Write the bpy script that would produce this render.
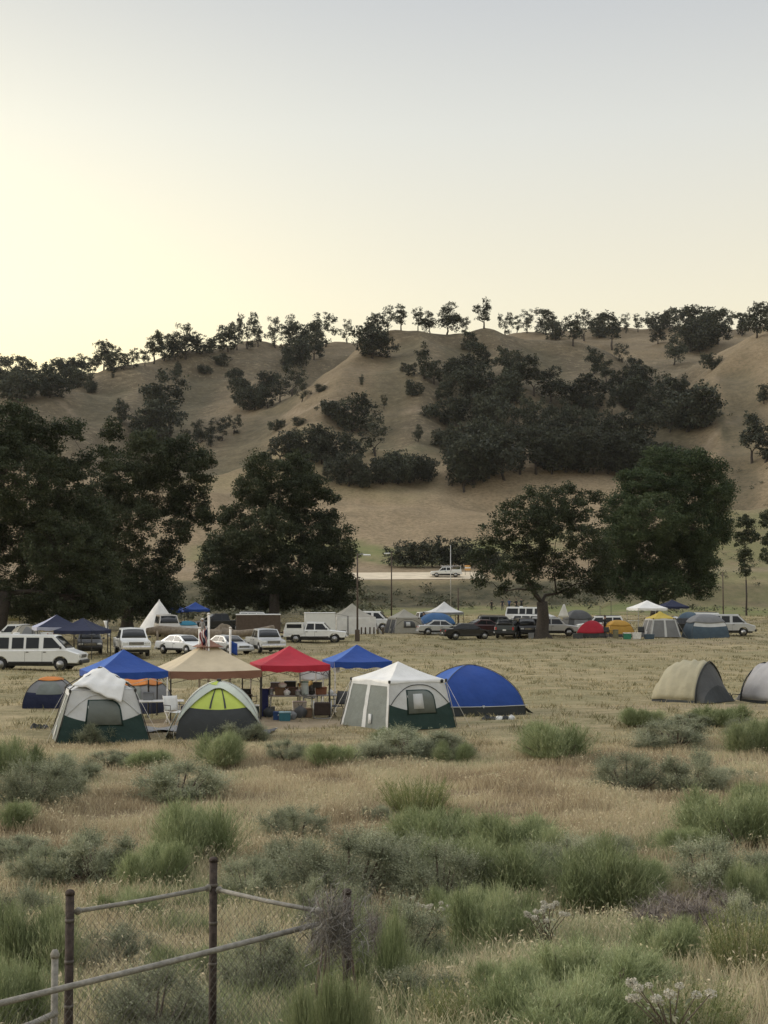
import bpy, bmesh, math, random
import numpy as np
from mathutils import Vector, Matrix, Quaternion

for _o in list(bpy.data.objects):
    bpy.data.objects.remove(_o)
SC = bpy.context.scene
C = SC.collection
R = math.radians

# ------------------------------------------------------------------ camera
F_PX = 1500.0
CAMZ = 4.2
PITCH = math.atan(85.0 / F_PX)
cam_d = bpy.data.cameras.new("camera")
cam = bpy.data.objects.new("camera", cam_d)
C.objects.link(cam)
cam_d.sensor_fit = 'VERTICAL'
cam_d.sensor_height = 36.0
cam_d.lens = F_PX * 36.0 / 1024.0
cam_d.clip_start = 0.1
cam_d.clip_end = 6000
cam.location = (0, 0, CAMZ)
cam.rotation_euler = (math.pi / 2 + PITCH, 0, 0)
SC.camera = cam

# ------------------------------------------------------------------ sky and light
SUN_AZ = R(-62)      # measured from straight ahead (+Y), negative = to the left
SUN_EL = R(9)
world = bpy.data.worlds.new("World")
SC.world = world
world.use_nodes = True
wt = world.node_tree
wt.nodes.clear()
def wn(t, **k):
    n = wt.nodes.new(t)
    for a, b in k.items():
        setattr(n, a, b)
    return n
def wmath(op, a, b=None):
    n = wn('ShaderNodeMath', operation=op)
    for i, v in enumerate((a, b)):
        if v is None:
            continue
        if isinstance(v, (int, float)):
            n.inputs[i].default_value = v
        else:
            wt.links.new(v, n.inputs[i])
    return n.outputs[0]
w_out = wn('ShaderNodeOutputWorld')
w_add = wn('ShaderNodeAddShader')
sky = wn('ShaderNodeTexSky', sky_type='NISHITA')
sky.sun_disc = False
sky.sun_elevation = SUN_EL
sky.sun_rotation = SUN_AZ
sky.altitude = 300
sky.dust_density = 3.0
bg1 = wn('ShaderNodeBackground')
bg1.inputs['Strength'].default_value = 0.05
wt.links.new(sky.outputs[0], bg1.inputs['Color'])
tc = wn('ShaderNodeTexCoord')
sep = wn('ShaderNodeSeparateXYZ')
wt.links.new(tc.outputs['Generated'], sep.inputs[0])
ramp = wn('ShaderNodeValToRGB')            # hazy evening sky by elevation
SKY_STOPS = [(0.0, (0.88, 0.66, 0.32)), (0.10, (0.90, 0.73, 0.385)), (0.19, (0.81, 0.73, 0.54)),
             (0.30, (0.67, 0.655, 0.59)), (0.40, (0.49, 0.495, 0.505)), (0.56, (0.98, 0.98, 0.99)), (1.0, (1.18, 1.19, 1.22))]
el = ramp.color_ramp.elements
for i, (p, c) in enumerate(SKY_STOPS):
    e = el[i] if i < 2 else el.new(p)
    e.position = p
    e.color = (*c, 1)
wt.links.new(wmath('MAXIMUM', sep.outputs['Z'], 0.0), ramp.inputs[0])
bg2 = wn('ShaderNodeBackground')
bg2.inputs['Strength'].default_value = 1.0
# afterglow round the place where the sun went down
dotn = wn('ShaderNodeVectorMath', operation='DOT_PRODUCT')
GLOW_AZ, GLOW_EL = R(-22), R(4)
dotn.inputs[1].default_value = (math.sin(GLOW_AZ) * math.cos(GLOW_EL), math.cos(GLOW_AZ) * math.cos(GLOW_EL), math.sin(GLOW_EL))
wt.links.new(tc.outputs['Generated'], dotn.inputs[0])
lobe = wmath('POWER', wmath('MAXIMUM', dotn.outputs['Value'], 0.0), 24.0)
glow = wn('ShaderNodeMix', data_type='RGBA', blend_type='ADD')
glow.inputs['Factor'].default_value = 1.0
sc_ = wn('ShaderNodeMix', data_type='RGBA', blend_type='MULTIPLY')
sc_.inputs['Factor'].default_value = 1.0
sc_.inputs['A'].default_value = (0.44, 0.36, 0.12, 1)
wt.links.new(lobe, sc_.inputs['B'])
wt.links.new(ramp.outputs['Color'], glow.inputs['A'])
wt.links.new(sc_.outputs['Result'], glow.inputs['B'])
wt.links.new(glow.outputs['Result'], bg2.inputs['Color'])
wt.links.new(bg1.outputs[0], w_add.inputs[0])
wt.links.new(bg2.outputs[0], w_add.inputs[1])
wt.links.new(w_add.outputs[0], w_out.inputs['Surface'])

sun_d = bpy.data.lights.new("sun", 'SUN')
sun_d.energy = 2.3
sun_d.angle = R(28)
sun_d.color = (1.0, 0.93, 0.82)
sun = bpy.data.objects.new("sun", sun_d)
C.objects.link(sun)
_saz, _sel = R(-80), R(19)
_sv = Vector((math.sin(_saz) * math.cos(_sel), math.cos(_saz) * math.cos(_sel), math.sin(_sel)))
sun.rotation_euler = (-_sv).to_track_quat('-Z', 'Y').to_euler()
sun.location = _sv * 100

vs = SC.view_settings
vs.view_transform = 'Standard'
vs.look = 'None'
vs.exposure = 0.0
vs.gamma = 1.0
vs.use_curve_mapping = False
SC.cycles.max_bounces = 6
SC.cycles.transparent_max_bounces = 8
SC.cycles.volume_bounces = 1

# ------------------------------------------------------------------ pixel <-> place helpers
_F = np.array([0, math.cos(PITCH), math.sin(PITCH)])
_U = np.array([0, -math.sin(PITCH), math.cos(PITCH)])
CAMP = np.array([0, 0, CAMZ])
def ray(px, py):
    return _F + np.array([1, 0, 0]) * ((px - 384) / F_PX) + _U * ((512 - py) / F_PX)
def pt(px, py, Y):
    d = ray(px, py)
    return CAMP + d * (Y / d[1])

# ------------------------------------------------------------------ terrain height
_prof = np.array([(-60, 3.1), (0, 2.6), (3, 2.3), (6, 1.75), (9, 1.32), (11, 1.08), (14, .76), (18, .40), (24, .12), (32, .02),
    (44, 0), (88, 0.0), (110, .40), (128, .86), (150, 1.15), (175, 1.5), (205, 1.85), (228, 2.25), (236, 3.0), (246, 6.6), (249, 6.9), (262, 8.6),
    (276, 11.0), (300, 16.3), (340, 26.0), (360, 31), (374, 33), (390, 33.2), (430, 34), (600, 36), (2500, 40)], float)
_py = np.arange(-60, 2500, 0.5)
_pz = np.interp(_py, _prof[:, 0], _prof[:, 1])
_k = np.hanning(17); _k /= _k.sum()
_pz = np.convolve(np.pad(_pz, 8, mode='edge'), _k, 'valid')
RIDGES = [   # (pixel x, pixel y, distance) of the crest lines
    ([(-60, 432, 430), (30, 406, 470), (95, 379, 505), (150, 362, 545), (200, 353, 580), (256, 347, 615), (350, 343, 650), (430, 336, 670)], .37),
    ([(388, 332, 505), (435, 319.5, 498), (495, 322, 503), (545, 336, 512), (600, 361, 522), (640, 379, 528)], .53),
    ([(388, 332, 505), (352, 368, 462), (318, 400, 432), (290, 432, 405)], .50),
    ([(350, 343, 740), (480, 341, 740), (560, 336, 735), (620, 331, 730), (700, 331, 715), (780, 327, 715), (900, 320, 700)], .30),
    ([(960, 275, 520), (860, 296, 500), (768, 334, 472), (722, 362, 458), (690, 388, 442), (664, 412, 425), (640, 440, 405)], .50),
    ([(-220, 386, 640), (-60, 384, 640), (20, 386, 640), (100, 380, 650), (150, 371, 660)], .36),
]
_segs = []
for line, sl in RIDGES:
    P = [pt(*q) for q in line]
    for a, b in zip(P[:-1], P[1:]):
        _segs.append((a, b, sl))
GULLIES = [([(350, 350, 575), (300, 385, 490), (258, 412, 445), (232, 442, 400)], 9, 13), ([(655, 400, 480), (668, 435, 425), (660, 462, 395)], 9, 13),
    ([(462, 352, 486), (474, 400, 440), (482, 450, 402)], 9, 12), ([(203, 362, 550), (172, 400, 480), (150, 442, 415)], 9, 12), ([(540, 365, 495), (556, 408, 445), (575, 452, 402)], 9, 12),
    ([(112, 384, 510), (84, 414, 455)], 7.5, 11), ([(738, 385, 445), (745, 430, 410), (735, 480, 355)], 6, 9), ([(410, 350, 485), (392, 400, 445), (375, 452, 402)], 6, 10)]
_gs = []
for line, dp, sg in GULLIES:
    P = [pt(*q) for q in line]
    for i, (p, q) in enumerate(zip(P[:-1], P[1:])): _gs.append((p, q, dp, sg))
_wav = []
_rw = np.random.RandomState(5)
for wl, am in ((70, 1.9), (38, 1.5), (21, .9), (11, .42), (6.5, .22)):
    for _ in range(4):
        an = _rw.uniform(0, 2 * math.pi)
        _wav.append((math.cos(an) * 2 * math.pi / wl, math.sin(an) * 2 * math.pi / wl, _rw.uniform(0, 6.28), am * .24))
_wav2 = []
for wl, am in ((9, .035), (5, .025), (2.6, .015)):
    for _ in range(2):
        an = _rw.uniform(0, 2 * math.pi)
        _wav2.append((math.cos(an) * 2 * math.pi / wl, math.sin(an) * 2 * math.pi / wl, _rw.uniform(0, 6.28), am))
def H(X, Y):
    X = np.asarray(X, float); Y = np.asarray(Y, float)
    z0 = np.interp(Y, _py, _pz)
    zs = [z0]
    for a, b, sl in _segs:
        dx, dy = b[0] - a[0], b[1] - a[1]
        L2 = dx * dx + dy * dy
        t = np.clip(((X - a[0]) * dx + (Y - a[1]) * dy) / L2, 0, 1)
        d = np.hypot(X - a[0] - t * dx, Y - a[1] - t * dy)
        zs.append(a[2] + t * (b[2] - a[2]) - sl * (np.sqrt(d * d + 9.0 ** 2) - 9.0))
    zs = np.array(zs)
    m = zs.max(0)
    k = 1.0
    z = m + k * np.log(np.exp((zs - m) / k).sum(0))
    far = np.clip((Y - 265) / 80, 0, 1)
    z = z0 + (z - z0) * np.clip((Y - 250) / 60, 0, 1)
    cut = np.zeros_like(z)
    for p, q, dp, sg in _gs:
        dx, dy = q[0] - p[0], q[1] - p[1]
        t = np.clip(((X - p[0]) * dx + (Y - p[1]) * dy) / (dx * dx + dy * dy), 0, 1)
        d2 = (X - p[0] - t * dx) ** 2 + (Y - p[1] - t * dy) ** 2
        cut = np.maximum(cut, dp * np.exp(-d2 / (2 * sg * sg)))
    z = z - cut * far
    for kx, ky, ph, am in _wav:
        z = z + am * far * np.sin(kx * X + ky * Y + ph)
    near = 1 - np.clip((Y - 200) / 40, 0, 1)
    for kx, ky, ph, am in _wav2:
        z = z + am * near * np.sin(kx * X + ky * Y + ph)
    return z
_ts = np.concatenate([np.geomspace(3, 1100, 3500)])
def hit(px, py):
    d = ray(px, py); d = d / d[1]
    P = CAMP[None] + d[None] * _ts[:, None]
    g = P[:, 2] - H(P[:, 0], P[:, 1])
    i = int(np.argmax(g < 0))
    if g[i] >= 0:
        # above the skyline: the place where the ray passes closest over the ground
        j = int(np.argmin(g + (_ts < 300) * 1e3))
        x, y = P[j, 0], P[j, 1]
        return np.array([x, y, float(H(x, y))])
    f = g[i - 1] / (g[i - 1] - g[i])
    p = P[i - 1] + (P[i] - P[i - 1]) * f
    return np.array([p[0], p[1], float(H(p[0], p[1]))])
def ground(px, Y):
    x = (px - 384) / F_PX * Y / math.cos(PITCH) * (1.0)
    return np.array([x, Y, float(H(x, Y))])
def scale_at(Y):
    return F_PX / Y

# ------------------------------------------------------------------ materials
MATS = {}
def mat(name, col, rough=.75, spec=.3, var=.18, vscale=6.0, bump=0.0, bscale=20.0, metal=0.0, coat=0.0, col2=None):
    if name in MATS:
        return MATS[name]
    m = bpy.data.materials.new(name); m.use_nodes = True
    nt = m.node_tree; b = nt.nodes['Principled BSDF']
    b.inputs['Roughness'].default_value = rough
    b.inputs['Specular IOR Level'].default_value = spec
    b.inputs['Metallic'].default_value = metal
    b.inputs['Coat Weight'].default_value = coat
    t = nt.nodes.new('ShaderNodeTexCoord')
    n = nt.nodes.new('ShaderNodeTexNoise'); n.inputs['Scale'].default_value = vscale; n.inputs['Detail'].default_value = 5
    nt.links.new(t.outputs['Object'], n.inputs['Vector'])
    r = nt.nodes.new('ShaderNodeValToRGB')
    c1 = [max(0, x * (1 - var)) for x in col]
    c2 = [min(1, x * (1 + var)) for x in col] if col2 is None else col2
    r.color_ramp.elements[0].position = .3; r.color_ramp.elements[0].color = (*c1, 1)
    r.color_ramp.elements[1].position = .7; r.color_ramp.elements[1].color = (*c2, 1)
    nt.links.new(n.outputs['Fac'], r.inputs[0]); nt.links.new(r.outputs[0], b.inputs['Base Color'])
    if bump:
        n2 = nt.nodes.new('ShaderNodeTexNoise'); n2.inputs['Scale'].default_value = bscale; n2.inputs['Detail'].default_value = 4
        nt.links.new(t.outputs['Object'], n2.inputs['Vector'])
        bp = nt.nodes.new('ShaderNodeBump'); bp.inputs['Strength'].default_value = bump; bp.inputs['Distance'].default_value = .05
        nt.links.new(n2.outputs['Fac'], bp.inputs['Height']); nt.links.new(bp.outputs[0], b.inputs['Normal'])
    MATS[name] = m
    return m
def fabric(name, col, var=.08):
    if name in MATS:
        return MATS[name]
    m = mat(name, col, rough=.62, spec=.25, var=var, vscale=2.2, bump=.9, bscale=3.0)
    nt = m.node_tree
    b = nt.nodes['Principled BSDF']
    tr = nt.nodes.new('ShaderNodeBsdfTranslucent')
    src = b.inputs['Base Color'].links[0].from_socket
    nt.links.new(src, tr.inputs[0])
    mx = nt.nodes.new('ShaderNodeMixShader'); mx.inputs[0].default_value = .22
    nt.links.new(b.outputs[0], mx.inputs[1]); nt.links.new(tr.outputs[0], mx.inputs[2])
    nt.links.new(mx.outputs[0], nt.nodes['Material Output'].inputs['Surface'])
    return m
def leafmat(name, stops, rough=.7, transl=.25, objvar=.25, patch=0.0):
    """foliage: colour from the per-leaf attribute, shifted a little from plant to plant"""
    m = bpy.data.materials.new(name); m.use_nodes = True
    nt = m.node_tree; b = nt.nodes['Principled BSDF']
    b.inputs['Roughness'].default_value = rough
    b.inputs['Specular IOR Level'].default_value = .2
    a = nt.nodes.new('ShaderNodeAttribute'); a.attribute_name = 'rnd'
    r = nt.nodes.new('ShaderNodeValToRGB')
    for i, (p, c) in enumerate(stops):
        e = r.color_ramp.elements[i] if i < 2 else r.color_ramp.elements.new(p)
        e.position = p; e.color = (*c, 1)
    fac = a.outputs['Fac']
    if patch:
        t = nt.nodes.new('ShaderNodeTexCoord')
        n = nt.nodes.new('ShaderNodeTexNoise'); n.inputs['Scale'].default_value = .35; n.inputs['Detail'].default_value = 4
        nt.links.new(t.outputs['Object'], n.inputs['Vector'])
        mm = nt.nodes.new('ShaderNodeMath'); mm.operation = 'MULTIPLY_ADD'
        mm.inputs[1].default_value = patch; mm.inputs[2].default_value = -patch * .5
        nt.links.new(n.outputs['Fac'], mm.inputs[0])
        ad = nt.nodes.new('ShaderNodeMath'); ad.operation = 'ADD'; ad.use_clamp = True
        nt.links.new(fac, ad.inputs[0]); nt.links.new(mm.outputs[0], ad.inputs[1])
        fac = ad.outputs[0]
    nt.links.new(fac, r.inputs[0])
    oi = nt.nodes.new('ShaderNodeObjectInfo')
    hs = nt.nodes.new('ShaderNodeHueSaturation')
    mr = nt.nodes.new('ShaderNodeMapRange'); mr.inputs[3].default_value = 1 - objvar; mr.inputs[4].default_value = 1 + objvar
    nt.links.new(oi.outputs['Random'], mr.inputs[0]); nt.links.new(mr.outputs[0], hs.inputs['Value'])
    nt.links.new(r.outputs[0], hs.inputs['Color'])
    nt.links.new(hs.outputs[0], b.inputs['Base Color'])
    tr = nt.nodes.new('ShaderNodeBsdfTranslucent'); nt.links.new(hs.outputs[0], tr.inputs[0])
    mx = nt.nodes.new('ShaderNodeMixShader'); mx.inputs[0].default_value = transl
    nt.links.new(b.outputs[0], mx.inputs[1]); nt.links.new(tr.outputs[0], mx.inputs[2])
    nt.links.new(mx.outputs[0], nt.nodes['Material Output'].inputs['Surface'])
    MATS[name] = m
    return m

# ------------------------------------------------------------------ mesh helpers
def tag(o, label=None, cat=None, group=None, kind=None):
    if label: o['label'] = label
    if cat: o['category'] = cat
    if group: o['group'] = group
    if kind: o['kind'] = kind
    return o
def thing(name, label, cat, loc=(0, 0, 0), rotz=0.0, group=None):
    o = bpy.data.objects.new(name, None); C.objects.link(o)
    o.empty_display_size = .2
    o.location = Vector([float(v) for v in loc]); o.rotation_euler = (0, 0, rotz)
    return tag(o, label, cat, group)
def np_mesh(name, V, Q, rnd=None, smooth=False):
    """V (n,3) vertices, Q (m,k) faces, rnd per-vertex value"""
    me = bpy.data.meshes.new(name)
    V = np.ascontiguousarray(V, dtype=np.float32); Q = np.ascontiguousarray(Q, dtype=np.int32)
    n, k = Q.shape
    me.vertices.add(len(V)); me.vertices.foreach_set('co', V.ravel())
    me.loops.add(n * k); me.loops.foreach_set('vertex_index', Q.ravel())
    me.polygons.add(n)
    me.polygons.foreach_set('loop_start', np.arange(0, n * k, k, dtype=np.int32))
    if smooth:
        me.polygons.foreach_set('use_smooth', np.ones(n, dtype=bool))
    if rnd is not None:
        at = me.attributes.new('rnd', 'FLOAT', 'POINT')
        at.data.foreach_set('value', np.ascontiguousarray(rnd, dtype=np.float32))
    me.update(calc_edges=True)
    return me
def link(name, me, m=None, parent=None, loc=None):
    o = bpy.data.objects.new(name, me); C.objects.link(o)
    if m is not None:
        for x in (m if isinstance(m, (list, tuple)) else [m]):
            me.materials.append(x)
    if parent is not None: o.parent = parent
    if loc is not None: o.location = loc
    return o
class MB:
    def __init__(s):
        s.v = []; s.f = []; s.mi = []; s.sm = []
    def add(s, vs, fs, mi=0, smooth=False):
        b = len(s.v)
        s.v += [tuple(map(float, q)) for q in vs]
        for f in fs:
            s.f.append([b + i for i in f]); s.mi.append(mi); s.sm.append(smooth)
        return s
    def box(s, c, size, mi=0, rot=None, ch=0.0):
        x, y, z = [d / 2 for d in size]
        if ch > 0:
            ch = min(ch, x * .9, y * .9, z * .9)
            vs = []
            for sz in (-1, 1):
                for (a, b) in ((x, y - ch), (x - ch, y), (-x + ch, y), (-x, y - ch), (-x, -y + ch), (-x + ch, -y), (x - ch, -y), (x, -y + ch)):
                    vs.append((a, b, sz * (z - ch)))
            for sz in (-1, 1):
                for (a, b) in ((x - ch, y - ch), (-x + ch, y - ch), (-x + ch, -y + ch), (x - ch, -y + ch)):
                    vs.append((a, b, sz * z))
            fs = [[i, (i + 1) % 8, 8 + (i + 1) % 8, 8 + i] for i in range(8)]
            fs += [[16, 19, 18, 17], [20, 21, 22, 23]]
            for base, top, fl in ((8, 20, 0), (0, 16, 1)):
                g = [[base + 0, base + 1, top + 0], [base + 1, base + 2, top + 1, top + 0], [base + 2, base + 3, top + 1],
                     [base + 3, base + 4, top + 2, top + 1], [base + 4, base + 5, top + 2], [base + 5, base + 6, top + 3, top + 2],
                     [base + 6, base + 7, top + 3], [base + 7, base + 0, top + 0, top + 3]]
                fs += [q[::-1] for q in g] if fl else g
        else:
            vs = [(-x, -y, -z), (x, -y, -z), (x, y, -z), (-x, y, -z), (-x, -y, z), (x, -y, z), (x, y, z), (-x, y, z)]
            fs = [[0, 3, 2, 1], [4, 5, 6, 7], [0, 1, 5, 4], [1, 2, 6, 5], [2, 3, 7, 6], [3, 0, 4, 7]]
        if rot is not None:
            vs = [rot @ Vector(q) for q in vs]
        return s.add([(q[0] + c[0], q[1] + c[1], q[2] + c[2]) for q in vs], fs, mi)
    def tube(s, pts, rad, n=6, mi=0, cap=True):
        P = [Vector([float(a) for a in p]) for p in pts]
        if isinstance(rad, (int, float)): rad = [rad] * len(P)
        vs = []; prev = None
        for i, p in enumerate(P):
            d = (P[min(i + 1, len(P) - 1)] - P[max(i - 1, 0)])
            d = d.normalized() if d.length > 1e-9 else Vector((0, 0, 1))
            if prev is None:
                u = d.orthogonal().normalized()
            else:
                u = (prev - d * prev.dot(d))
                u = u.normalized() if u.length > 1e-6 else d.orthogonal().normalized()
            prev = u; w = d.cross(u)
            for k in range(n):
                a = 2 * math.pi * k / n
                vs.append(p + (u * math.cos(a) + w * math.sin(a)) * rad[i])
        fs = []
        for i in range(len(P) - 1):
            for k in range(n):
                fs.append([i * n + k, i * n + (k + 1) % n, (i + 1) * n + (k + 1) % n, (i + 1) * n + k])
        if cap:
            fs.append(list(range(n))[::-1]); fs.append([(len(P) - 1) * n + k for k in range(n)])
        return s.add(vs, fs, mi, True)
    def grid(s, G, mi=0, smooth=True):
        """G[i][j] points"""
        nr, nc = len(G), len(G[0])
        vs = [p for r_ in G for p in r_]
        fs = [[i * nc + j, i * nc + j + 1, (i + 1) * nc + j + 1, (i + 1) * nc + j] for i in range(nr - 1) for j in range(nc - 1)]
        return s.add(vs, fs, mi, smooth)
    def lathe(s, prof, c=(0, 0, 0), n=16, mi=0, axis='z'):
        vs = []
        for r_, z in prof:
            for k in range(n):
                a = 2 * math.pi * k / n
                q = (r_ * math.cos(a), r_ * math.sin(a), z)
                if axis == 'y': q = (q[0], q[2], q[1])
                vs.append((q[0] + c[0], q[1] + c[1], q[2] + c[2]))
        m_ = len(prof)
        fs = [[i * n + k, i * n + (k + 1) % n, (i + 1) * n + (k + 1) % n, (i + 1) * n + k] for i in range(m_ - 1) for k in range(n)]
        fs.append(list(range(n))[::-1]); fs.append([(m_ - 1) * n + k for k in range(n)])
        return s.add(vs, fs, mi, True)
    def build(s, name, m, parent=None, loc=None, solid=0.0):
        me = bpy.data.meshes.new(name)
        me.from_pydata(s.v, [], s.f)
        me.polygons.foreach_set('material_index', s.mi)
        me.polygons.foreach_set('use_smooth', s.sm)
        me.update()
        o = link(name, me, m, parent, loc)
        if solid:
            md = o.modifiers.new('thick', 'SOLIDIFY'); md.thickness = solid; md.offset = 0
        return o
def copy_tree(o, parent=None):
    c = o.copy(); C.objects.link(c)
    if parent is not None: c.parent = parent
    for ch in list(o.children):
        copy_tree(ch, c)
    return c
def ribbons(P0, P1, P2, w, rng, nseg=2, tipw=.12, rnd=None):
    """quadratic-curve blades: arrays (n,3); w (n,)"""
    n = len(P0)
    an = rng.uniform(0, 2 * math.pi, n)
    side = np.stack([np.cos(an), np.sin(an), np.zeros(n)], 1)
    ts = np.linspace(0, 1, nseg + 1)
    V = np.zeros((n, nseg + 1, 2, 3), np.float32)
    for i, t in enumerate(ts):
        p = P0 * (1 - t) ** 2 + P1 * 2 * t * (1 - t) + P2 * t * t
        ww = (w * (1 - t * (1 - tipw)) * .5)[:, None]
        V[:, i, 0] = p - side * ww; V[:, i, 1] = p + side * ww
    b = (np.arange(n) * (nseg + 1) * 2)[:, None]
    Q = np.concatenate([np.stack([b + 2 * i, b + 2 * i + 1, b + 2 * i + 3, b + 2 * i + 2], -1).reshape(n, 4) for i in range(nseg)])
    if rnd is None: rnd = rng.uniform(0, 1, n)
    return V.reshape(-1, 3), Q, np.repeat(rnd, (nseg + 1) * 2)
def leaves(Cn, size, rng, up=.4, rnd=None, aspect=.62):
    """rhombic leaf faces at centres Cn"""
    n = len(Cn)
    N = rng.normal(size=(n, 3)); N[:, 2] = np.abs(N[:, 2]) + up
    N /= np.linalg.norm(N, axis=1)[:, None]
    T = np.cross(N, rng.normal(size=(n, 3))); T /= np.linalg.norm(T, axis=1)[:, None] + 1e-9
    B = np.cross(N, T)
    sz = (np.asarray(size) * rng.uniform(.6, 1.35, n))[:, None]
    V = np.stack([Cn - T * sz * .5, Cn + B * sz * .5 * aspect + N * sz * .08, Cn + T * sz * .5, Cn - B * sz * .5 * aspect + N * sz * .08], 1).reshape(-1, 3)
    Q = np.arange(n * 4).reshape(n, 4)
    if rnd is None: rnd = rng.uniform(0, 1, n)
    return V, Q, np.repeat(rnd, 4)
def merge(parts):
    Vs, Qs, Rs = [], [], []; b = 0
    for V, Q, r_ in parts:
        Vs.append(V); Qs.append(Q + b); Rs.append(r_); b += len(V)
    return np.concatenate(Vs), np.concatenate(Qs), np.concatenate(Rs)
ORD = ['', 'first', 'second', 'third', 'fourth', 'fifth', 'sixth', 'seventh', 'eighth', 'ninth', 'tenth', 'eleventh', 'twelfth', 'thirteenth',
       'fourteenth', 'fifteenth', 'sixteenth', 'seventeenth', 'eighteenth', 'nineteenth']
def ordinal(n):
    if n < 20: return ORD[n]
    t = {2: 'twent', 3: 'thirt', 4: 'fort', 5: 'fift'}[n // 10]
    return t + 'ieth' if n % 10 == 0 else t + 'y-' + ORD[n % 10]

# ================================================================== SETTING: terrain
def terrain_material():
    m = bpy.data.materials.new('dry_grassland'); m.use_nodes = True
    nt = m.node_tree; b = nt.nodes['Principled BSDF']
    b.inputs['Roughness'].default_value = .95; b.inputs['Specular IOR Level'].default_value = .1
    t = nt.nodes.new('ShaderNodeTexCoord')
    def noise(scale, det=5, stretch=None, rough=.6):
        n = nt.nodes.new('ShaderNodeTexNoise'); n.inputs['Scale'].default_value = scale; n.inputs['Detail'].default_value = det
        n.inputs['Roughness'].default_value = rough
        if stretch:
            mp = nt.nodes.new('ShaderNodeMapping'); mp.inputs['Scale'].default_value = stretch
            nt.links.new(t.outputs['Object'], mp.inputs[0]); nt.links.new(mp.outputs[0], n.inputs['Vector'])
        else:
            nt.links.new(t.outputs['Object'], n.inputs['Vector'])
        return n.outputs['Fac']
    def rmp(src, a, c, b_=None):
        r = nt.nodes.new('ShaderNodeMapRange'); r.inputs[1].default_value = a; r.inputs[2].default_value = c
        nt.links.new(src, r.inputs[0]); return r.outputs[0]
    def mix(f, a, c, mode='MIX'):
        x = nt.nodes.new('ShaderNodeMix'); x.data_type = 'RGBA'; x.blend_type = mode
        if isinstance(f, float): x.inputs['Factor'].default_value = f
        else: nt.links.new(f, x.inputs['Factor'])
        for k, v in (('A', a), ('B', c)):
            if isinstance(v, tuple): x.inputs[k].default_value = (*v, 1)
            else: nt.links.new(v, x.inputs[k])
        return x.outputs['Result']
    def mul(a, c):
        x = nt.nodes.new('ShaderNodeMath'); x.operation = 'MULTIPLY'; x.use_clamp = True
        for i, v in enumerate((a, c)):
            if isinstance(v, float): x.inputs[i].default_value = v
            else: nt.links.new(v, x.inputs[i])
        return x.outputs[0]
    def att(n):
        a = nt.nodes.new('ShaderNodeAttribute'); a.attribute_name = n; return a.outputs['Fac']
    base = mix(rmp(noise(.035, 6), .35, .65), (.215, .162, .102), (.285, .220, .138))
    base = mix(mul(rmp(noise(.11, 6), .48, .66), .55), base, (.165, .130, .080))
    base = mix(mul(rmp(noise(1.1, 8, rough=.8), .46, .57), .65), base, (.115, .094, .056))
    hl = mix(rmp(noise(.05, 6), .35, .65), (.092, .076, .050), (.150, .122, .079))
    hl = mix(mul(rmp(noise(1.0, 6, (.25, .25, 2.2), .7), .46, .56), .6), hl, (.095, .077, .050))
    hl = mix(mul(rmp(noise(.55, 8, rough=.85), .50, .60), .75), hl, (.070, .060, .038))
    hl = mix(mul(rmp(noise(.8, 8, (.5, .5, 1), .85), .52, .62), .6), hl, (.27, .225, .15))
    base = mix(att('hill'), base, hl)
    # the mown camp field: swaths across the view, stubble and regrowth
    f = mix(rmp(noise(1.0, 5, (.045, .34, .3)), .42, .58), (.36, .295, .180), (.255, .215, .127))
    f = mix(mul(rmp(noise(.07, 6, (1, 1.8, 1), .7), .46, .60), .65), f, (.205, .195, .105))
    f = mix(mul(rmp(noise(1.0, 7, (.6, 1.5, 1), .75), .44, .58), .75), f, (.15, .138, .073))
    f = mix(mul(rmp(noise(7., 4, rough=.8), .50, .72), .6), f, (.43, .36, .22))
    base = mix(att('field'), base, f)
    g = mix(rmp(noise(.25, 6), .35, .65), (.105, .125, .048), (.17, .175, .075))
    base = mix(mul(att('green'), rmp(noise(.12, 5), .25, .55)), base, g)
    d = mix(rmp(noise(.9, 6), .35, .65), (.19, .150, .105), (.29, .235, .165))
    base = mix(att('dirt'), base, d)
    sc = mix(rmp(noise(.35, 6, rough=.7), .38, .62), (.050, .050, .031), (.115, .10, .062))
    base = mix(att('scrub'), base, sc)  # scrub cover, plus the shade painted into the gullies
    nt.links.new(base, b.inputs['Base Color'])
    bp = nt.nodes.new('ShaderNodeBump'); bp.inputs['Strength'].default_value = .7; bp.inputs['Distance'].default_value = .35
    nt.links.new(noise(1.3, 7, rough=.75), bp.inputs['Height']); nt.links.new(bp.outputs[0], b.inputs['Normal'])
    return m
def sstep(x, a, b):
    t = np.clip((x - a) / (b - a), 0, 1); return t * t * (3 - 2 * t)
def band(x, a, b, w):
    return sstep(x, a - w, a) * (1 - sstep(x, b, b + w))
TRAILS_AND_SHADE = [([hit(*q) for q in ((258, 416), (300, 413), (345, 411), (390, 413), (440, 418))], 2.0, 0), ([hit(*q) for q in ((60, 402), (110, 424), (150, 428))], 1.8, 0),
    ([hit(*q) for q in ((704, 384), (716, 410), (728, 440))], 2.0, .8), ([hit(*q) for q in ((330, 380), (300, 404), (270, 416))], 1.5, 0), ([hit(*q) for q in ((740, 420), (700, 452), (668, 470))], 1.8, 0)]
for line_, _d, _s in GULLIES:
    TRAILS_AND_SHADE.append(([pt(*q) for q in line_], _s * .8, .55))  # shade painted along the gullies, to set the hill faces apart
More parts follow.
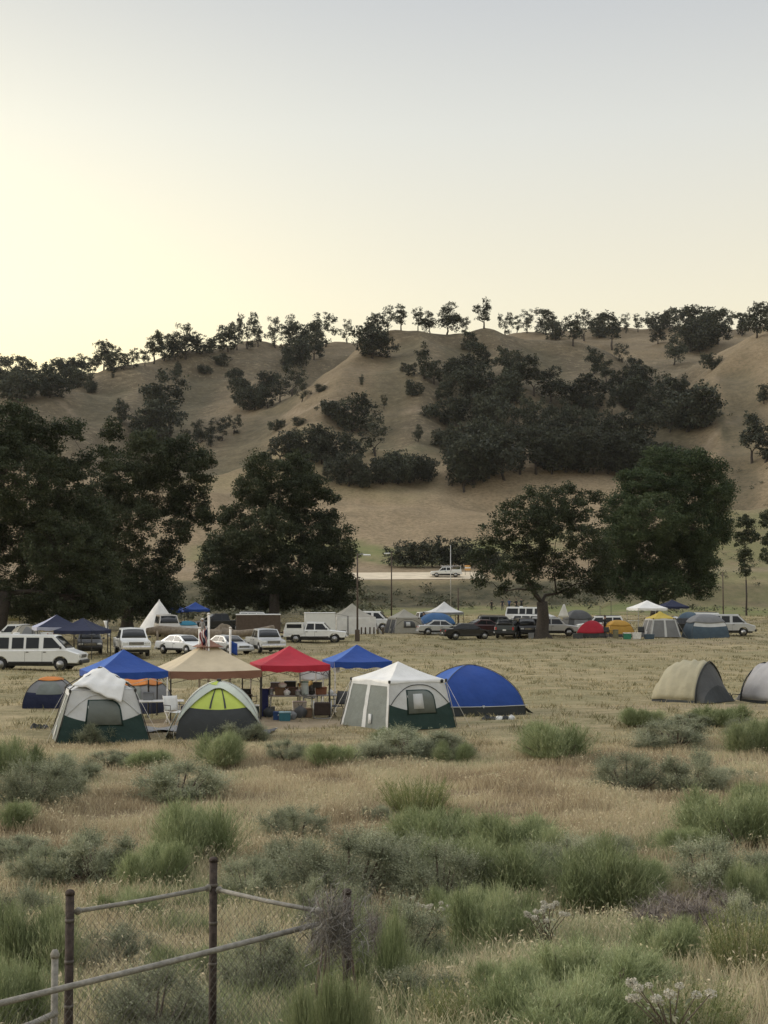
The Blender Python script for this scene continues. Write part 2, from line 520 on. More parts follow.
def masks(X, Y):
    u = 384 + X / np.maximum(Y, 1) * F_PX          # azimuth, as a bearing
    wob = 6 * np.sin(X * .11 + 1) + 3 * np.sin(X * .31)
    field = band(Y + wob * .25, 45, 196, 6)
    green = band(Y + wob * .5, 200, 232, 6) * (.35 + .65 * sstep(X, -12, 2))
    green = np.maximum(green, .9 * band(Y + wob, 278, 292, 4) * band(X, -30, 30, 12))
    green = np.maximum(green,   .18 * band(Y + wob, 356, 400, 12) * band(u, 190, 420, 40))
    green = np.maximum(green, .35 * (1 - sstep(Y, 20, 34)))
    green = np.maximum(green, .65 * band(Y, 200, 330, 20) * sstep(u, 640, 720))
    green = np.maximum(green, .5 * band(Y, 229, 247, 4))
    dirt = band(Y, 262.5, 266, 3) * .4
    def blob(cx, cy, rx, ry, s=1.0):
        q = ((X - cx) / rx) ** 2 + ((Y - cy) / ry) ** 2
        return s * (1 - sstep(q, .25, 1.0))
    for a in ((-7.5, 49, 3.2, 3.5, .85), (-5, 51, 3.5, 3, .85), (-2.4, 50.5, 4, 2.6, .8), (1.5, 52, 4, 2, .4), (-9, 57, 6, 2, .5), (12, 57.5, 5, 1.4, .5), (0, 108, 40, 3, .3), (22, 118, 10, 3, .5)):
        dirt = np.maximum(dirt, blob(*a))
    scrub = band(Y + wob * .4, 235, 246, 3) * (1 - .5 * sstep(u, 600, 680))
    scrub = np.maximum(scrub, .85 * band(Y, 142, 240, 8) * (1 - sstep(u, 330, 400)))
    for line, wd, kind_ in TRAILS_AND_SHADE:
        for p, q in zip(line[:-1], line[1:]):
            dx, dy = q[0] - p[0], q[1] - p[1]
            t = np.clip(((X - p[0]) * dx + (Y - p[1]) * dy) / (dx * dx + dy * dy), 0, 1)
            m_ = 1 - sstep(np.hypot(X - p[0] - t * dx, Y - p[1] - t * dy), wd * .4, wd)
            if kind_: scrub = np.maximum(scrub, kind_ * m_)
            else: dirt = np.maximum(dirt, .6 * m_)
    hill = sstep(Y + wob, 372, 400) * .9 + .1 * sstep(Y, 300, 360)
    hill = hill * (1 - .65 * sstep(u, 665, 735) * (1 - sstep(Y, 560, 600))) * (1 - .45 * sstep(Y, 590, 640)) * (1 - .4 * band(u, 240, 385, 30) * (1 - sstep(Y, 520, 560)))  # spur, far ridge and left face painted paler to boost the hills' shading
    return field, green, dirt, scrub, hill
def build_ground():
    ys = np.concatenate([np.linspace(-60, 3, 22)[:-1], np.geomspace(4, 34, 90) - 1, np.geomspace(33.4, 340, 190)[0:], np.linspace(342, 800, 190), np.geomspace(810, 2400, 22)])
    ys = np.unique(np.round(ys, 3))
    t = np.linspace(-.36, .36, 260)
    side = .36 + np.geomspace(.01, 2.2, 22)
    t = np.concatenate([-side[::-1], t, side])
    X = t[None, :] * (np.abs(ys)[:, None] + 22); Y = np.repeat(ys[:, None], len(t), 1)
    Z = H(X, Y)
    nr, nc = X.shape
    V = np.stack([X, Y, Z], -1).reshape(-1, 3)
    i = np.arange(nr - 1)[:, None] * nc + np.arange(nc - 1)[None]
    Q = np.stack([i, i + 1, i + nc + 1, i + nc], -1).reshape(-1, 4)
    me = np_mesh('ground', V, Q, smooth=True)
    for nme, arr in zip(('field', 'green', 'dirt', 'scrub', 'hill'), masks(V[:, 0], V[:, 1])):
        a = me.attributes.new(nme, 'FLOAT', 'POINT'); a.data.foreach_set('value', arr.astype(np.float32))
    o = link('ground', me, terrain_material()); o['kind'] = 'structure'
build_ground()

def build_road():
    m = mat('pale_gravel', (.50, .43, .32), rough=.95, var=.14, vscale=.6, bump=.3, bscale=3)
    g = []
    for y in np.linspace(250.5, 260.5, 6):
        g.append([(x, y + 1.2 * math.sin(x * .05), float(H(x, y + 1.2 * math.sin(x * .05))) + .05) for x in np.linspace(-11, 17, 40)])
    b = MB(); b.grid(g)
    o = b.build('road', m); o['kind'] = 'structure'
build_road()

# ================================================================== GRASS (stuff)
STRAW = leafmat('straw', [(0, (.25, .195, .125)), (.3, (.42, .35, .225)), (.58, (.58, .50, .34)), (.78, (.42, .41, .25)), (1, (.24, .27, .15))], rough=.8, transl=.3, objvar=0, patch=.5)
STUB = leafmat('stubble', [(0, (.13, .125, .062)), (.35, (.21, .185, .10)), (.7, (.38, .32, .185)), (1, (.48, .41, .26))], rough=.85, transl=.2, objvar=0, patch=.4)
def vnoise(X, Y, s, seed):
    r = np.random.RandomState(seed); z = np.zeros_like(X)
    for k in range(7):
        a = r.uniform(0, 6.28); f = 2 * math.pi / s * r.uniform(.6, 1.7)
        z += np.sin((X * math.cos(a) + Y * math.sin(a)) * f + r.uniform(0, 6.28))
    return z / 7 ** .5
def fan_points(n, y0, y1, rng, pw=2.0, half=.31, extra=0.0):
    Y = (rng.uniform(0, 1, n) * (y1 ** pw - y0 ** pw) + y0 ** pw) ** (1 / pw)
    X = rng.uniform(-1, 1, n) * (half * (Y + 3) + extra)
    return X, Y
CAMP_CLEAR = [(-9.4, 45.7, 1.5, 1.4), (-5, 45.7, 1.4, 1.3), (.7, 48.3, 1.8, 1.7)]
def near_grass():
    rng = np.random.RandomState(11)
    X, Y = fan_points(820000, 8.0, 47.5, rng, 1.25, .31, 3.5)
    d = vnoise(X, Y, 2.6, 1) + .6 * vnoise(X, Y, .8, 2)
    keep = rng.uniform(0, 1, len(X)) < np.clip(.62 + .3 * d, .16, 1) * (1 - .75 * sstep(Y, 41, 47))
    dirt = masks(X, Y)[2]
    keep &= rng.uniform(0, 1, len(X)) > dirt
    for cx, cy, rx, ry in CAMP_CLEAR:
        keep &= ((X - cx) / rx) ** 2 + ((Y - cy) / ry) ** 2 > 1
    X, Y = X[keep], Y[keep]; n = len(X)
    Z = H(X, Y)
    hgt = (.20 + .07 * vnoise(X, Y, 3.1, 4)) * rng.uniform(.45, 1.25, n) * (1 - .55 * sstep(Y, 36, 46))
    hgt = np.clip(hgt, .05, .5)
    an = rng.uniform(0, 6.28, n); ln = hgt * rng.uniform(.1, .85, n)
    dx, dy = np.cos(an) * ln, np.sin(an) * ln
    P0 = np.stack([X, Y, Z - .02], 1); P1 = P0 + np.stack([dx * .25, dy * .25, hgt * .65], 1); P2 = P0 + np.stack([dx, dy, hgt], 1)
    w = rng.uniform(.0035, .007, n) * (1 + Y / 22)
    gr = np.clip(rng.beta(2.2, 2.4, n) * .8 + .22 * np.clip(vnoise(X, Y, 4.5, 9), -1, 1.2) + (.26 + .12 * (X < -.3)) * (1 - sstep(Y, 10, 21)), 0, 1)
    V, Q, r_ = ribbons(P0, P1, P2, w, rng, 2, .2, gr)
    # seed heads on the taller stalks
    tall = np.where((hgt > .22) & (rng.uniform(0, 1, n) < .30))[0]
    Vl, Ql, rl = leaves(P2[tall], rng.uniform(.018, .04, len(tall)) * (1 + Y[tall] / 40), rng, 0, rng.uniform(.45, .75, len(tall)), .35)
    V, Q, r_ = merge([(V, Q, r_), (Vl, Ql, rl)])
    o = link('dry_grass', np_mesh('dry_grass', V, Q, r_), STRAW)
    tag(o, 'dry straw coloured wild grass covering the near slope between the shrubs', 'grass', kind='stuff')
near_grass()
def field_stubble():
    rng = np.random.RandomState(12)
    X, Y = fan_points(300000, 41, 200, rng, 1.0)
    d = vnoise(X * .12, Y * .9, 5, 5) + .8 * vnoise(X, Y, 2.2, 6) + .3 * vnoise(X, Y, 9, 3)
    keep = rng.uniform(0, 1, len(X)) < np.clip(.30 + .50 * d, .03, 1)
    dirt = masks(X, Y)[2]
    keep &= rng.uniform(0, 1, len(X)) > dirt
    for cx, cy, rx, ry in CAMP_CLEAR:
        keep &= ((X - cx) / rx) ** 2 + ((Y - cy) / ry) ** 2 > 1
    X, Y = X[keep], Y[keep]; n = len(X)
    Z = H(X, Y)
    hgt = rng.uniform(.05, .15, n) * (1 + .3 * vnoise(X, Y, 2.2, 6)); hgt = np.clip(hgt, .03, .26)
    an = rng.uniform(0, 6.28, n); ln = hgt * rng.uniform(.2, 1.1, n)
    P0 = np.stack([X, Y, Z - .02], 1)
    P2 = P0 + np.stack([np.cos(an) * ln, np.sin(an) * ln, hgt], 1); P1 = (P0 + P2) / 2 + np.array([0, 0, .03])
    w = rng.uniform(.012, .035, n) * (.5 + Y / 70)
    gr = np.clip(.62 - .42 * vnoise(X, Y, 2.2, 6) + rng.normal(0, .2, n), 0, 1)
    V, Q, r_ = ribbons(P0, P1, P2, w, rng, 1, .3, gr)
    o = link('grass_stubble', np_mesh('grass_stubble', V, Q, r_), STUB)
    tag(o, 'short mown stubble and tufts across the flat camp field', 'grass', kind='stuff')
field_stubble()

# ================================================================== SHRUBS
RABBIT = leafmat('rabbitbrush_leaf', [(0, (.085, .11, .048)), (.4, (.225, .265, .128)), (.8, (.35, .385, .21)), (1, (.48, .47, .29))], transl=.3, objvar=.16)
SAGE = leafmat('sagebrush_leaf', [(0, (.10, .115, .07)), (.45, (.275, .295, .19)), (.85, (.43, .44, .305)), (1, (.52, .50, .36))], transl=.25, objvar=.14)
DEADTW = leafmat('dead_twig', [(0, (.07, .058, .05)), (.5, (.17, .145, .125)), (1, (.30, .265, .23))], transl=.05, objvar=.12)
YELGR = leafmat('weed_leaf', [(0, (.10, .13, .045)), (.5, (.19, .22, .09)), (1, (.33, .31, .15))], transl=.3, objvar=.1)
WOOD = mat('shrub_wood', (.11, .085, .065), rough=.9, var=.3, vscale=30)
def shrub_meshes(kind, seed):
    """unit shrub: radius about 1, height about 1"""
    rng = np.random.RandomState(seed)
    parts = []; stems = MB()
    if kind == 'rabbit':
        nl = rng.randint(7, 11)
        an = rng.uniform(0, 6.28, nl); rr = .62 * np.sqrt(rng.uniform(0, 1, nl))
        lc = np.stack([np.cos(an) * rr, np.sin(an) * rr], 1); lh = rng.uniform(.62, 1.0, nl) * (1 - .42 * rr); lw = rng.uniform(.34, .52, nl)
        n = 5200
        k = rng.randint(0, nl, n)
        base = lc[k] * .80 + rng.normal(0, .09, (n, 2))
        ph = rng.uniform(0, 6.28, n); el_ = np.minimum(np.abs(rng.normal(0, .80, n)), 1.5)
        r_ = rng.uniform(.66, 1.02, n) + (rng.rand(n) < .05) * rng.uniform(.08, .30, n)
        tip = np.stack([lc[k, 0] + np.cos(ph) * np.sin(el_) * lw[k] * 1.15 * r_, lc[k, 1] + np.sin(ph) * np.sin(el_) * lw[k] * 1.15 * r_, lh[k] * np.cos(el_ * .82) * r_ + .04], 1)
        P0 = np.stack([base[:, 0], base[:, 1], np.zeros(n)], 1)
        P1 = P0 * .5 + tip * .5 + np.stack([-(tip[:, 0] - P0[:, 0]) * .12, -(tip[:, 1] - P0[:, 1]) * .12, .12 * tip[:, 2]], 1)
        P0c = P0 * .6 + P1 * .4
        tone = np.clip(.5 + .22 * (rng.uniform(0, 1, nl)[k] - .5) * 2 + rng.normal(0, .16, n), 0, 1)
        parts.append(ribbons(P0c, P1, tip, rng.uniform(.006, .011, n), rng, 3, .25, tone))
        m = 17000; s = rng.randint(0, n, m); t = rng.uniform(.25, 1.0, m)[:, None]
        q = P0c[s] * (1 - t) ** 2 + P1[s] * 2 * t * (1 - t) + tip[s] * t * t
        o_ = rng.normal(0, 1, (m, 3)); o_[:, 2] = np.abs(o_[:, 2]) * 1.2 + .4; o_ /= np.linalg.norm(o_, axis=1)[:, None]
        L = rng.uniform(.03, .07, m)[:, None]
        parts.append(ribbons(q, q + o_ * L * .5, q + o_ * L, rng.uniform(.006, .010, m), rng, 1, .2, np.clip(tone[s] + rng.normal(0, .12, m), 0, 1)))
        for j in range(14):
            i = rng.randint(0, n)
            stems.tube([P0[i] + np.array([0, 0, -.05]), P0[i] * .4 + P1[i] * .6, P1[i] * .5 + tip[i] * .5], [.022, .013, .006], 5)
        fm = RABBIT
    elif kind == 'sage':
        nl = rng.randint(26, 34)
        an = rng.uniform(0, 6.28, nl); rr = .78 * np.sqrt(rng.uniform(0, 1, nl))
        zc = rng.uniform(.16, .85, nl) * np.sqrt(np.clip(1 - rr ** 2 * .8, .1, 1))
        lc = np.stack([np.cos(an) * rr, np.sin(an) * rr, zc], 1); lw = rng.uniform(.20, .34, nl)
        for i in range(nl):
            stems.tube([(lc[i, 0] * .08, lc[i, 1] * .08, -.05), (lc[i, 0] * .55, lc[i, 1] * .55, zc[i] * .35), lc[i]], [.035, .02, .007], 5)
        n = 4200; k = rng.randint(0, nl, n)
        dv = rng.normal(0, 1, (n, 3)); dv[:, 2] = dv[:, 2] * .7 + .55; dv /= np.linalg.norm(dv, axis=1)[:, None]
        root = lc[k] - np.array([0, 0, .12]) + rng.normal(0, .03, (n, 3))
        tip = root + dv * lw[k][:, None] * rng.uniform(.7, 1.25, n)[:, None]
        tip[:, 2] = np.maximum(tip[:, 2], .05)
        tone = np.clip(.45 + .25 * (rng.uniform(0, 1, nl)[k] - .5) * 2 + rng.normal(0, .15, n), 0, 1)
        parts.append(ribbons(root, root * .4 + tip * .6 - np.array([0, 0, .02]), tip, rng.uniform(.005, .009, n), rng, 2, .3, tone))
        m = 26000; s = rng.randint(0, n, m); t = rng.uniform(.25, 1.05, m)[:, None]
        q = root[s] * (1 - t) + tip[s] * t + rng.normal(0, .012, (m, 3))
        q[:, 2] = np.maximum(q[:, 2], .02)
        parts.append(leaves(q, .028, rng, .5, np.clip(tone[s] + rng.normal(0, .15, m), 0, 1), .42))
        fm = SAGE
    elif kind == 'dead':
        n = 1500; nl = 18
        an = rng.uniform(0, 6.28, nl); rr = .8 * np.sqrt(rng.uniform(0, 1, nl))
        lc = np.stack([np.cos(an) * rr, np.sin(an) * rr, rng.uniform(.25, .6, nl)], 1)
        for i in range(nl):
            stems.tube([(lc[i, 0] * .1, lc[i, 1] * .1, -.05), (lc[i, 0] * .6, lc[i, 1] * .6, lc[i, 2] * .5), lc[i]], [.03, .018, .008], 5)
        k = rng.randint(0, nl, n)
        dv = rng.normal(0, 1, (n, 3)); dv[:, 2] = dv[:, 2] * .6 + .6; dv /= np.linalg.norm(dv, axis=1)[:, None]
        root = lc[k] + rng.normal(0, .04, (n, 3)); tip = root + dv * rng.uniform(.15, .45, n)[:, None]
        tip[:, 2] = np.maximum(tip[:, 2], .03)
        parts.append(ribbons(root, (root + tip) / 2 + rng.normal(0, .04, (n, 3)), tip, rng.uniform(.008, .016, n), rng, 3, .25))
        m = 4000; s = rng.randint(0, n, m); t = rng.uniform(.3, 1, m)[:, None]
        q = root[s] * (1 - t) + tip[s] * t; dd = rng.normal(0, .06, (m, 3))
        parts.append(ribbons(q, q + dd * .5, q + dd, rng.uniform(.006, .010, m), rng, 1, .3))
        fm = DEADTW
    else:  # loose upright weed
        n = 420
        ph = rng.uniform(0, 6.28, n); r0 = .5 * np.sqrt(rng.uniform(0, 1, n)); ln = rng.uniform(.1, .5, n)
        P0 = np.stack([np.cos(ph) * r0, np.sin(ph) * r0, np.zeros(n)], 1)
        hh = rng.uniform(.4, 1.05, n)
        tip = P0 + np.stack([np.cos(ph) * ln, np.sin(ph) * ln, hh], 1); P1 = P0 * .5 + tip * .5 + np.array([0, 0, .1])
        parts.append(ribbons(P0, P1, tip, rng.uniform(.010, .018, n), rng, 3, .3))
        m = 4200; s = rng.randint(0, n, m); t = rng.uniform(.3, 1.0, m)[:, None]
        q = P0[s] * (1 - t) ** 2 + P1[s] * 2 * t * (1 - t) + tip[s] * t * t
        o_ = rng.normal(0, 1, (m, 3)); o_[:, 2] = np.abs(o_[:, 2]); o_ /= np.linalg.norm(o_, axis=1)[:, None]
        L = rng.uniform(.05, .12, m)[:, None]
        parts.append(ribbons(q, q + o_ * L * .5, q + o_ * L, rng.uniform(.010, .02, m), rng, 1, .2))
        for j in range(8):
            i = rng.randint(0, n); stems.tube([P0[i] - np.array([0, 0, .05]), P1[i]], [.014, .008], 5)
        fm = YELGR
    V, Q, r_ = merge(parts)
    fr = np.percentile(np.hypot(V[:, 0], V[:, 1]), 95); fz = np.percentile(V[:, 2], 97)
    nv = np.array([1 / fr, 1 / fr, 1 / fz]); V = V * nv
    stems.v = [tuple(np.array(q) * nv) for q in stems.v]
    me = np_mesh(kind + '_foliage', V, Q, r_); me.materials.append(fm)
    so = stems.build('stem', WOOD); sm = so.data; bpy.data.objects.remove(so)
    return me, sm
SHRUB = {}
for kd, nv in (('rabbit', 4), ('sage', 4), ('dead', 2), ('weed', 2)):
    SHRUB[kd] = [shrub_meshes(kd, 100 + 17 * i + len(kd)) for i in range(nv)]
_srng = random.Random(3)
def shrub(kind, px, py, wpx, hpx, label, group=None, var=None):
    """px, py: middle of the foot in the photo; wpx, hpx its size there"""
    p = hit(px, py)
    s = F_PX / p[1]
    w, h = wpx / s / 2 * 1.18, hpx / s * .92 + .06
    name = {'rabbit': 'rabbitbrush', 'sage': 'sagebrush', 'dead': 'dry_shrub', 'weed': 'weed_clump'}[kind]
    cat = 'shrub' if kind != 'weed' else 'weed'
    me, sm = SHRUB[kind][_srng.randrange(len(SHRUB[kind])) if var is None else var]
    y = p[1] + w * .45
    x = p[0] * y / p[1]
    t = thing(name, label, cat, (x, y, float(H(x, y)) - .03), _srng.uniform(0, 6.28), group)
    t.scale = (w, w * min(1.0, max(.6, .9)), h)
    link('foliage', me, None, t); link('stem', sm, None, t)
    return t
SG = 'sagebrush and rabbitbrush on the near slope'
for a in (
    ('sage', 95, 744, 42, 18, 'small pale green shrub right in front of the folded-fly cabin tent'),
    ('rabbit', 214, 768, 56, 30, 'upright green shrub just in front of the lime dome tent'),
    ('sage', 243, 742, 52, 18, 'low grey green shrub at the right foot of the lime dome tent'),
    ('sage', 30, 812, 84, 44, 'wide grey sagebrush at the left edge below the camp'),
    ('rabbit', 10, 783, 70, 36, 'green shrub cut by the left edge behind a wide grey sagebrush'),
    ('sage', 66, 783, 66, 24, 'low sagebrush touching the right of the left edge shrubs'),
    ('sage', 108, 768, 46, 13, 'flat little sagebrush between the left shrubs and the cabin tent'),
    ('sage', 175, 804, 92, 36, 'broad grey sagebrush in the grass left of centre below the lime tent'),
    ('rabbit', 148, 770, 46, 16, 'low green shrub in dry grass below the gap between two left tents'),
    ('rabbit', 205, 872, 98, 60, 'big bright green rabbitbrush behind the tallest fence post'),
    ('sage', 96, 884, 84, 44, 'dark grey sagebrush above the left fence post'),
    ('sage', 20, 862, 60, 20, 'low dull sagebrush at the left edge above the fence'),
    ('sage', 297, 840, 72, 28, 'grey sagebrush in the middle of the slope right of the big bright shrub'),
    ('sage', 285, 762, 42, 18, 'small sagebrush left of centre between lime and white roofed tents'),
    ('rabbit', 328, 766, 44, 20, 'small green shrub at the left foot of the white roofed tent'),
    ('sage', 410, 762, 96, 28, 'long grey green sagebrush in front of the white roofed tent'),
    ('rabbit', 398, 746, 44, 14, 'low shrub against the front wall of the white roofed tent'),
    ('rabbit', 452, 764, 36, 18, 'small shrub at the right end of the long sagebrush before the white tent'),
    ('rabbit', 562, 762, 78, 34, 'round dark green shrub alone in the grass below the blue dome tent'),
    ('sage', 628, 794, 74, 36, 'left half of a paired sagebrush right of centre'),
    ('sage', 692, 794, 66, 38, 'right half of a paired sagebrush right of centre'),
    ('sage', 676, 748, 78, 24, 'grey sagebrush below the khaki tent'),
    ('rabbit', 640, 727, 40, 16, 'small shrub at the left foot of the khaki tent'),
    ('rabbit', 724, 726, 56, 17, 'green shrub between the khaki tent and the pale grey tent'),
    ('sage', 690, 727, 46, 10, 'low grey shrub touching the front of the khaki tent'),
    ('rabbit', 752, 756, 62, 34, 'green shrub at the right edge below the pale grey tent'),
    ('rabbit', 726, 846, 100, 46, 'large green rabbitbrush near the right edge halfway down the slope'),
    ('rabbit', 760, 822, 56, 32, 'green shrub at the right edge behind the large rabbitbrush'),
    ('sage', 735, 786, 42, 16, 'low dark sagebrush at the right beyond the paired sagebrush'),
    ('sage', 708, 896, 96, 50, 'dark grey sagebrush on the right behind the dry grey shrub'),
    ('rabbit', 430, 856, 92, 38, 'green rabbitbrush near the centre of the slope, behind the grey thicket'),
    ('rabbit', 530, 862, 104, 40, 'wide green rabbitbrush right of centre at the back of the thicket'),
    ('sage', 350, 902, 118, 58, 'grey sagebrush in the thicket right behind the dead brush on the fence'),
    ('sage', 290, 880, 64, 36, 'grey sagebrush between the tallest fence post and the thicket'),
    ('sage', 440, 906, 96, 54, 'grey green sagebrush in the middle of the thicket'),
    ('rabbit', 515, 902, 96, 50, 'bright green rabbitbrush in the right middle of the thicket'),
    ('rabbit', 598, 914, 112, 58, 'dark green rabbitbrush at the right end of the thicket'),
    ('rabbit', 496, 952, 84, 52, 'round green rabbitbrush in front of the thicket between two pale flower heads'),
    ('sage', 400, 962, 84, 54, 'grey green sagebrush just right of the fence corner'),
    ('dead', 690, 938, 112, 38, 'dry leafless grey shrub on the right of the lower slope'),
    ('dead', 345, 975, 66, 58, 'leafless brown shrub low behind the fence corner'),
    ('rabbit', 604, 1000, 124, 44, 'tall green rabbitbrush low in the foreground right of centre'),
    ('rabbit', 752, 918, 56, 44, 'green shrub cut by the right edge above the lower corner'),
    ('weed', 418, 820, 66, 36, 'sparse yellow green weed clump in the grass at the centre'),
    ('weed', 745, 980, 80, 62, 'tall loose green weeds in the lower right corner'),
    ('weed', 690, 1044, 110, 46, 'green weeds at the bottom edge under the pale flower heads'),
    ('rabbit', 560, 1052, 140, 56, 'broad green shrub cut by the bottom edge right of centre'),
    ('rabbit', 44, 978, 104, 62, 'bright green shrub behind the left fence post at the left edge'),
    ('rabbit', 20, 1040, 90, 66, 'green shrub at the lower left corner under the fence rail'),
    ('sage', 150, 1050, 120, 66, 'grey green sagebrush at the bottom inside the fence'),
    ('sage', 262, 1000, 80, 62, 'grey sagebrush behind the wire right of the tallest fence post'),
    ('sage', 756, 884, 40, 26, 'small sagebrush at the right edge beside the dark grey one'),
    ('sage', 375, 822, 30, 12, 'tiny dark sagebrush in open grass left of the weed clump'),
    ('sage', 742, 735, 36, 14, 'small shrub at the right edge below the pale grey tent wall'),
    ('rabbit', 372, 1010, 60, 84, 'upright green shrub against the right end of the fence'),
    ('rabbit', 330, 1098, 76, 108, 'dark green upright shrub at the bottom under the converging fence rails'),
    ('sage', 250, 905, 70, 40, 'grey sagebrush left of the thicket, just right of the tallest post'),
    ('sage', 392, 880, 84, 44, 'pale sagebrush at the back of the thicket left of its green crest'),
    ('rabbit', 470, 884, 80, 40, 'green rabbitbrush filling the back middle of the thicket'),
    ('sage', 560, 886, 76, 40, 'grey sagebrush at the back right of the thicket'),
    ('rabbit', 636, 900, 64, 34, 'low green shrub at the far right tip of the thicket'),
    ('rabbit', 150, 892, 74, 42, 'green shrub between the left post shrub and the big bright one'),
    ('sage', 44, 884, 64, 30, 'dull sagebrush at the left above the left fence post'),
    ('sage', 55, 800, 56, 30, 'pale sagebrush at the right end of the left edge clump'),
    ('rabbit', 8, 830, 50, 24, 'small green shrub at the left edge under the clump'),
    ('sage', 440, 762, 60, 22, 'low sagebrush at the right end of the long one before the white tent'),
    ('sage', 372, 764, 50, 20, 'low sagebrush at the left end of the long one before the white tent'),
    ('rabbit', 660, 966, 84, 40, 'green shrub just below the dry grey shrub at the right'),
    ('sage', 756, 950, 60, 46, 'grey sagebrush at the right edge beside the dry grey shrub'),
    ('rabbit', 520, 1010, 90, 36, 'green shrub in the foreground left of the tall green rabbitbrush'),
    ('weed', 470, 1040, 90, 50, 'thin green weeds at the bottom edge in the middle'),
    ('rabbit', 460, 930, 60, 34, 'small green shrub between the two pale flower plants'),
    ('sage', 330, 930, 70, 44, 'grey sagebrush in front of the thicket behind the dead brush'),
    ('sage', 118, 968, 90, 34, 'grey sagebrush inside the fence between its two tall posts'),
    ('rabbit', 186, 996, 76, 36, 'small green shrub inside the fence left of the tallest post foot'),
    ('sage', 26, 930, 70, 36, 'grey sagebrush at the left edge level with the left fence post'),
    ('rabbit', 128, 925, 60, 26, 'low green shrub behind the top fence rail near the left post'),
    ('sage', 420, 1016, 84, 40, 'grey sagebrush at the bottom right of the fence end'),
    ('sage', 610, 872, 60, 30, 'grey sagebrush beyond the right end of the thicket'),
    ('rabbit', 690, 856, 50, 24, 'little green shrub left of the large rabbitbrush at the right'),
    ):
    shrub(*a, group=SG)
def low_growth():
    rng = np.random.RandomState(71); out = []
    X, Y = fan_points(900, 9.5, 27, rng, 1.2, .31, 2.5)
    keep = vnoise(X, Y, 6.0, 21) + .5 * vnoise(X, Y, 2.2, 22) + rng.normal(0, .35, len(X)) > .15 + .5 * sstep(Y, 15, 27)
    for x, y in zip(X[keep], Y[keep]):
        n = 420; R_ = rng.uniform(.18, .46); h = rng.uniform(.12, .30)
        ph = rng.uniform(0, 6.28, n); r0 = R_ * np.sqrt(rng.uniform(0, 1, n))
        P0 = np.stack([x + np.cos(ph) * r0, y + np.sin(ph) * r0, np.zeros(n)], 1); P0[:, 2] = H(P0[:, 0], P0[:, 1])
        hh = h * (1.1 - .7 * (r0 / R_) ** 2) * rng.uniform(.5, 1.15, n); ph2 = ph + rng.normal(0, .9, n); ln = hh * rng.uniform(.1, .8, n)
        P2 = P0 + np.stack([np.cos(ph2) * ln, np.sin(ph2) * ln, hh], 1)
        tone = np.clip(rng.uniform(.3, .75) + rng.normal(0, .16, n), 0, 1)
        out.append(ribbons(P0, P0 * .45 + P2 * .55 + np.array([0, 0, .02]), P2, rng.uniform(.005, .010, n), rng, 2, .25, tone))
    o = link('low_growth', np_mesh('low_growth', *merge(out)), RABBIT)
    tag(o, 'low grey green growth carpeting the ground between the near shrubs', 'ground cover', kind='stuff')
low_growth()
def flower_plant(px, py, hpx, label, n, seed):
    rng = np.random.RandomState(seed)
    p = hit(px, py); s = F_PX / p[1]; h = hpx / s
    t = thing('flowering_plant', label, 'plant', p, 0, 'pale flower heads on the near slope')
    st = MB(); heads = []; lv = []
    for i in range(n):
        a = rng.uniform(0, 6.28); r_ = h * rng.uniform(.05, .62)
        tip = np.array([math.cos(a) * r_, math.sin(a) * r_, h * rng.uniform(.72, 1.0)])
        mid = tip * np.array([.35, .35, .6])
        st.tube([(0, 0, -.03), mid, tip], [.006, .005, .003], 5)
        R_ = h * rng.uniform(.05, .085)
        q = rng.normal(size=(170, 3)); q /= np.linalg.norm(q, axis=1)[:, None]
        q = tip + q * R_ * rng.uniform(.55, 1.0, (170, 1)) * np.array([1, 1, .72])
        heads.append(leaves(q, R_ * .38, rng, .3))
        q2 = mid * rng.uniform(.4, 1.5, (10, 1)) + rng.normal(0, h * .05, (10, 3)); q2[:, 2] = np.abs(q2[:, 2])
        lv.append(leaves(q2, h * .10, rng, .4, None, .4))
    st.build('stem', WOOD, t)
    link('foliage', np_mesh('foliage', *merge(lv)), SAGE, t)
    link('flower_heads', np_mesh('flower_heads', *merge(heads)), CREAMF, t)
CREAMF = leafmat('dry_flower', [(0, (.36, .35, .29)), (.5, (.50, .48, .40)), (1, (.62, .58, .48))], transl=.2, objvar=.05)
flower_plant(424, 944, 46, 'pale flower heads at the front left of the thicket', 13, 1)
flower_plant(546, 958, 52, 'pale flower heads right of the round green rabbitbrush', 15, 2)
flower_plant(672, 1064, 84, 'cream flower heads at the bottom right among green weeds', 11, 3)

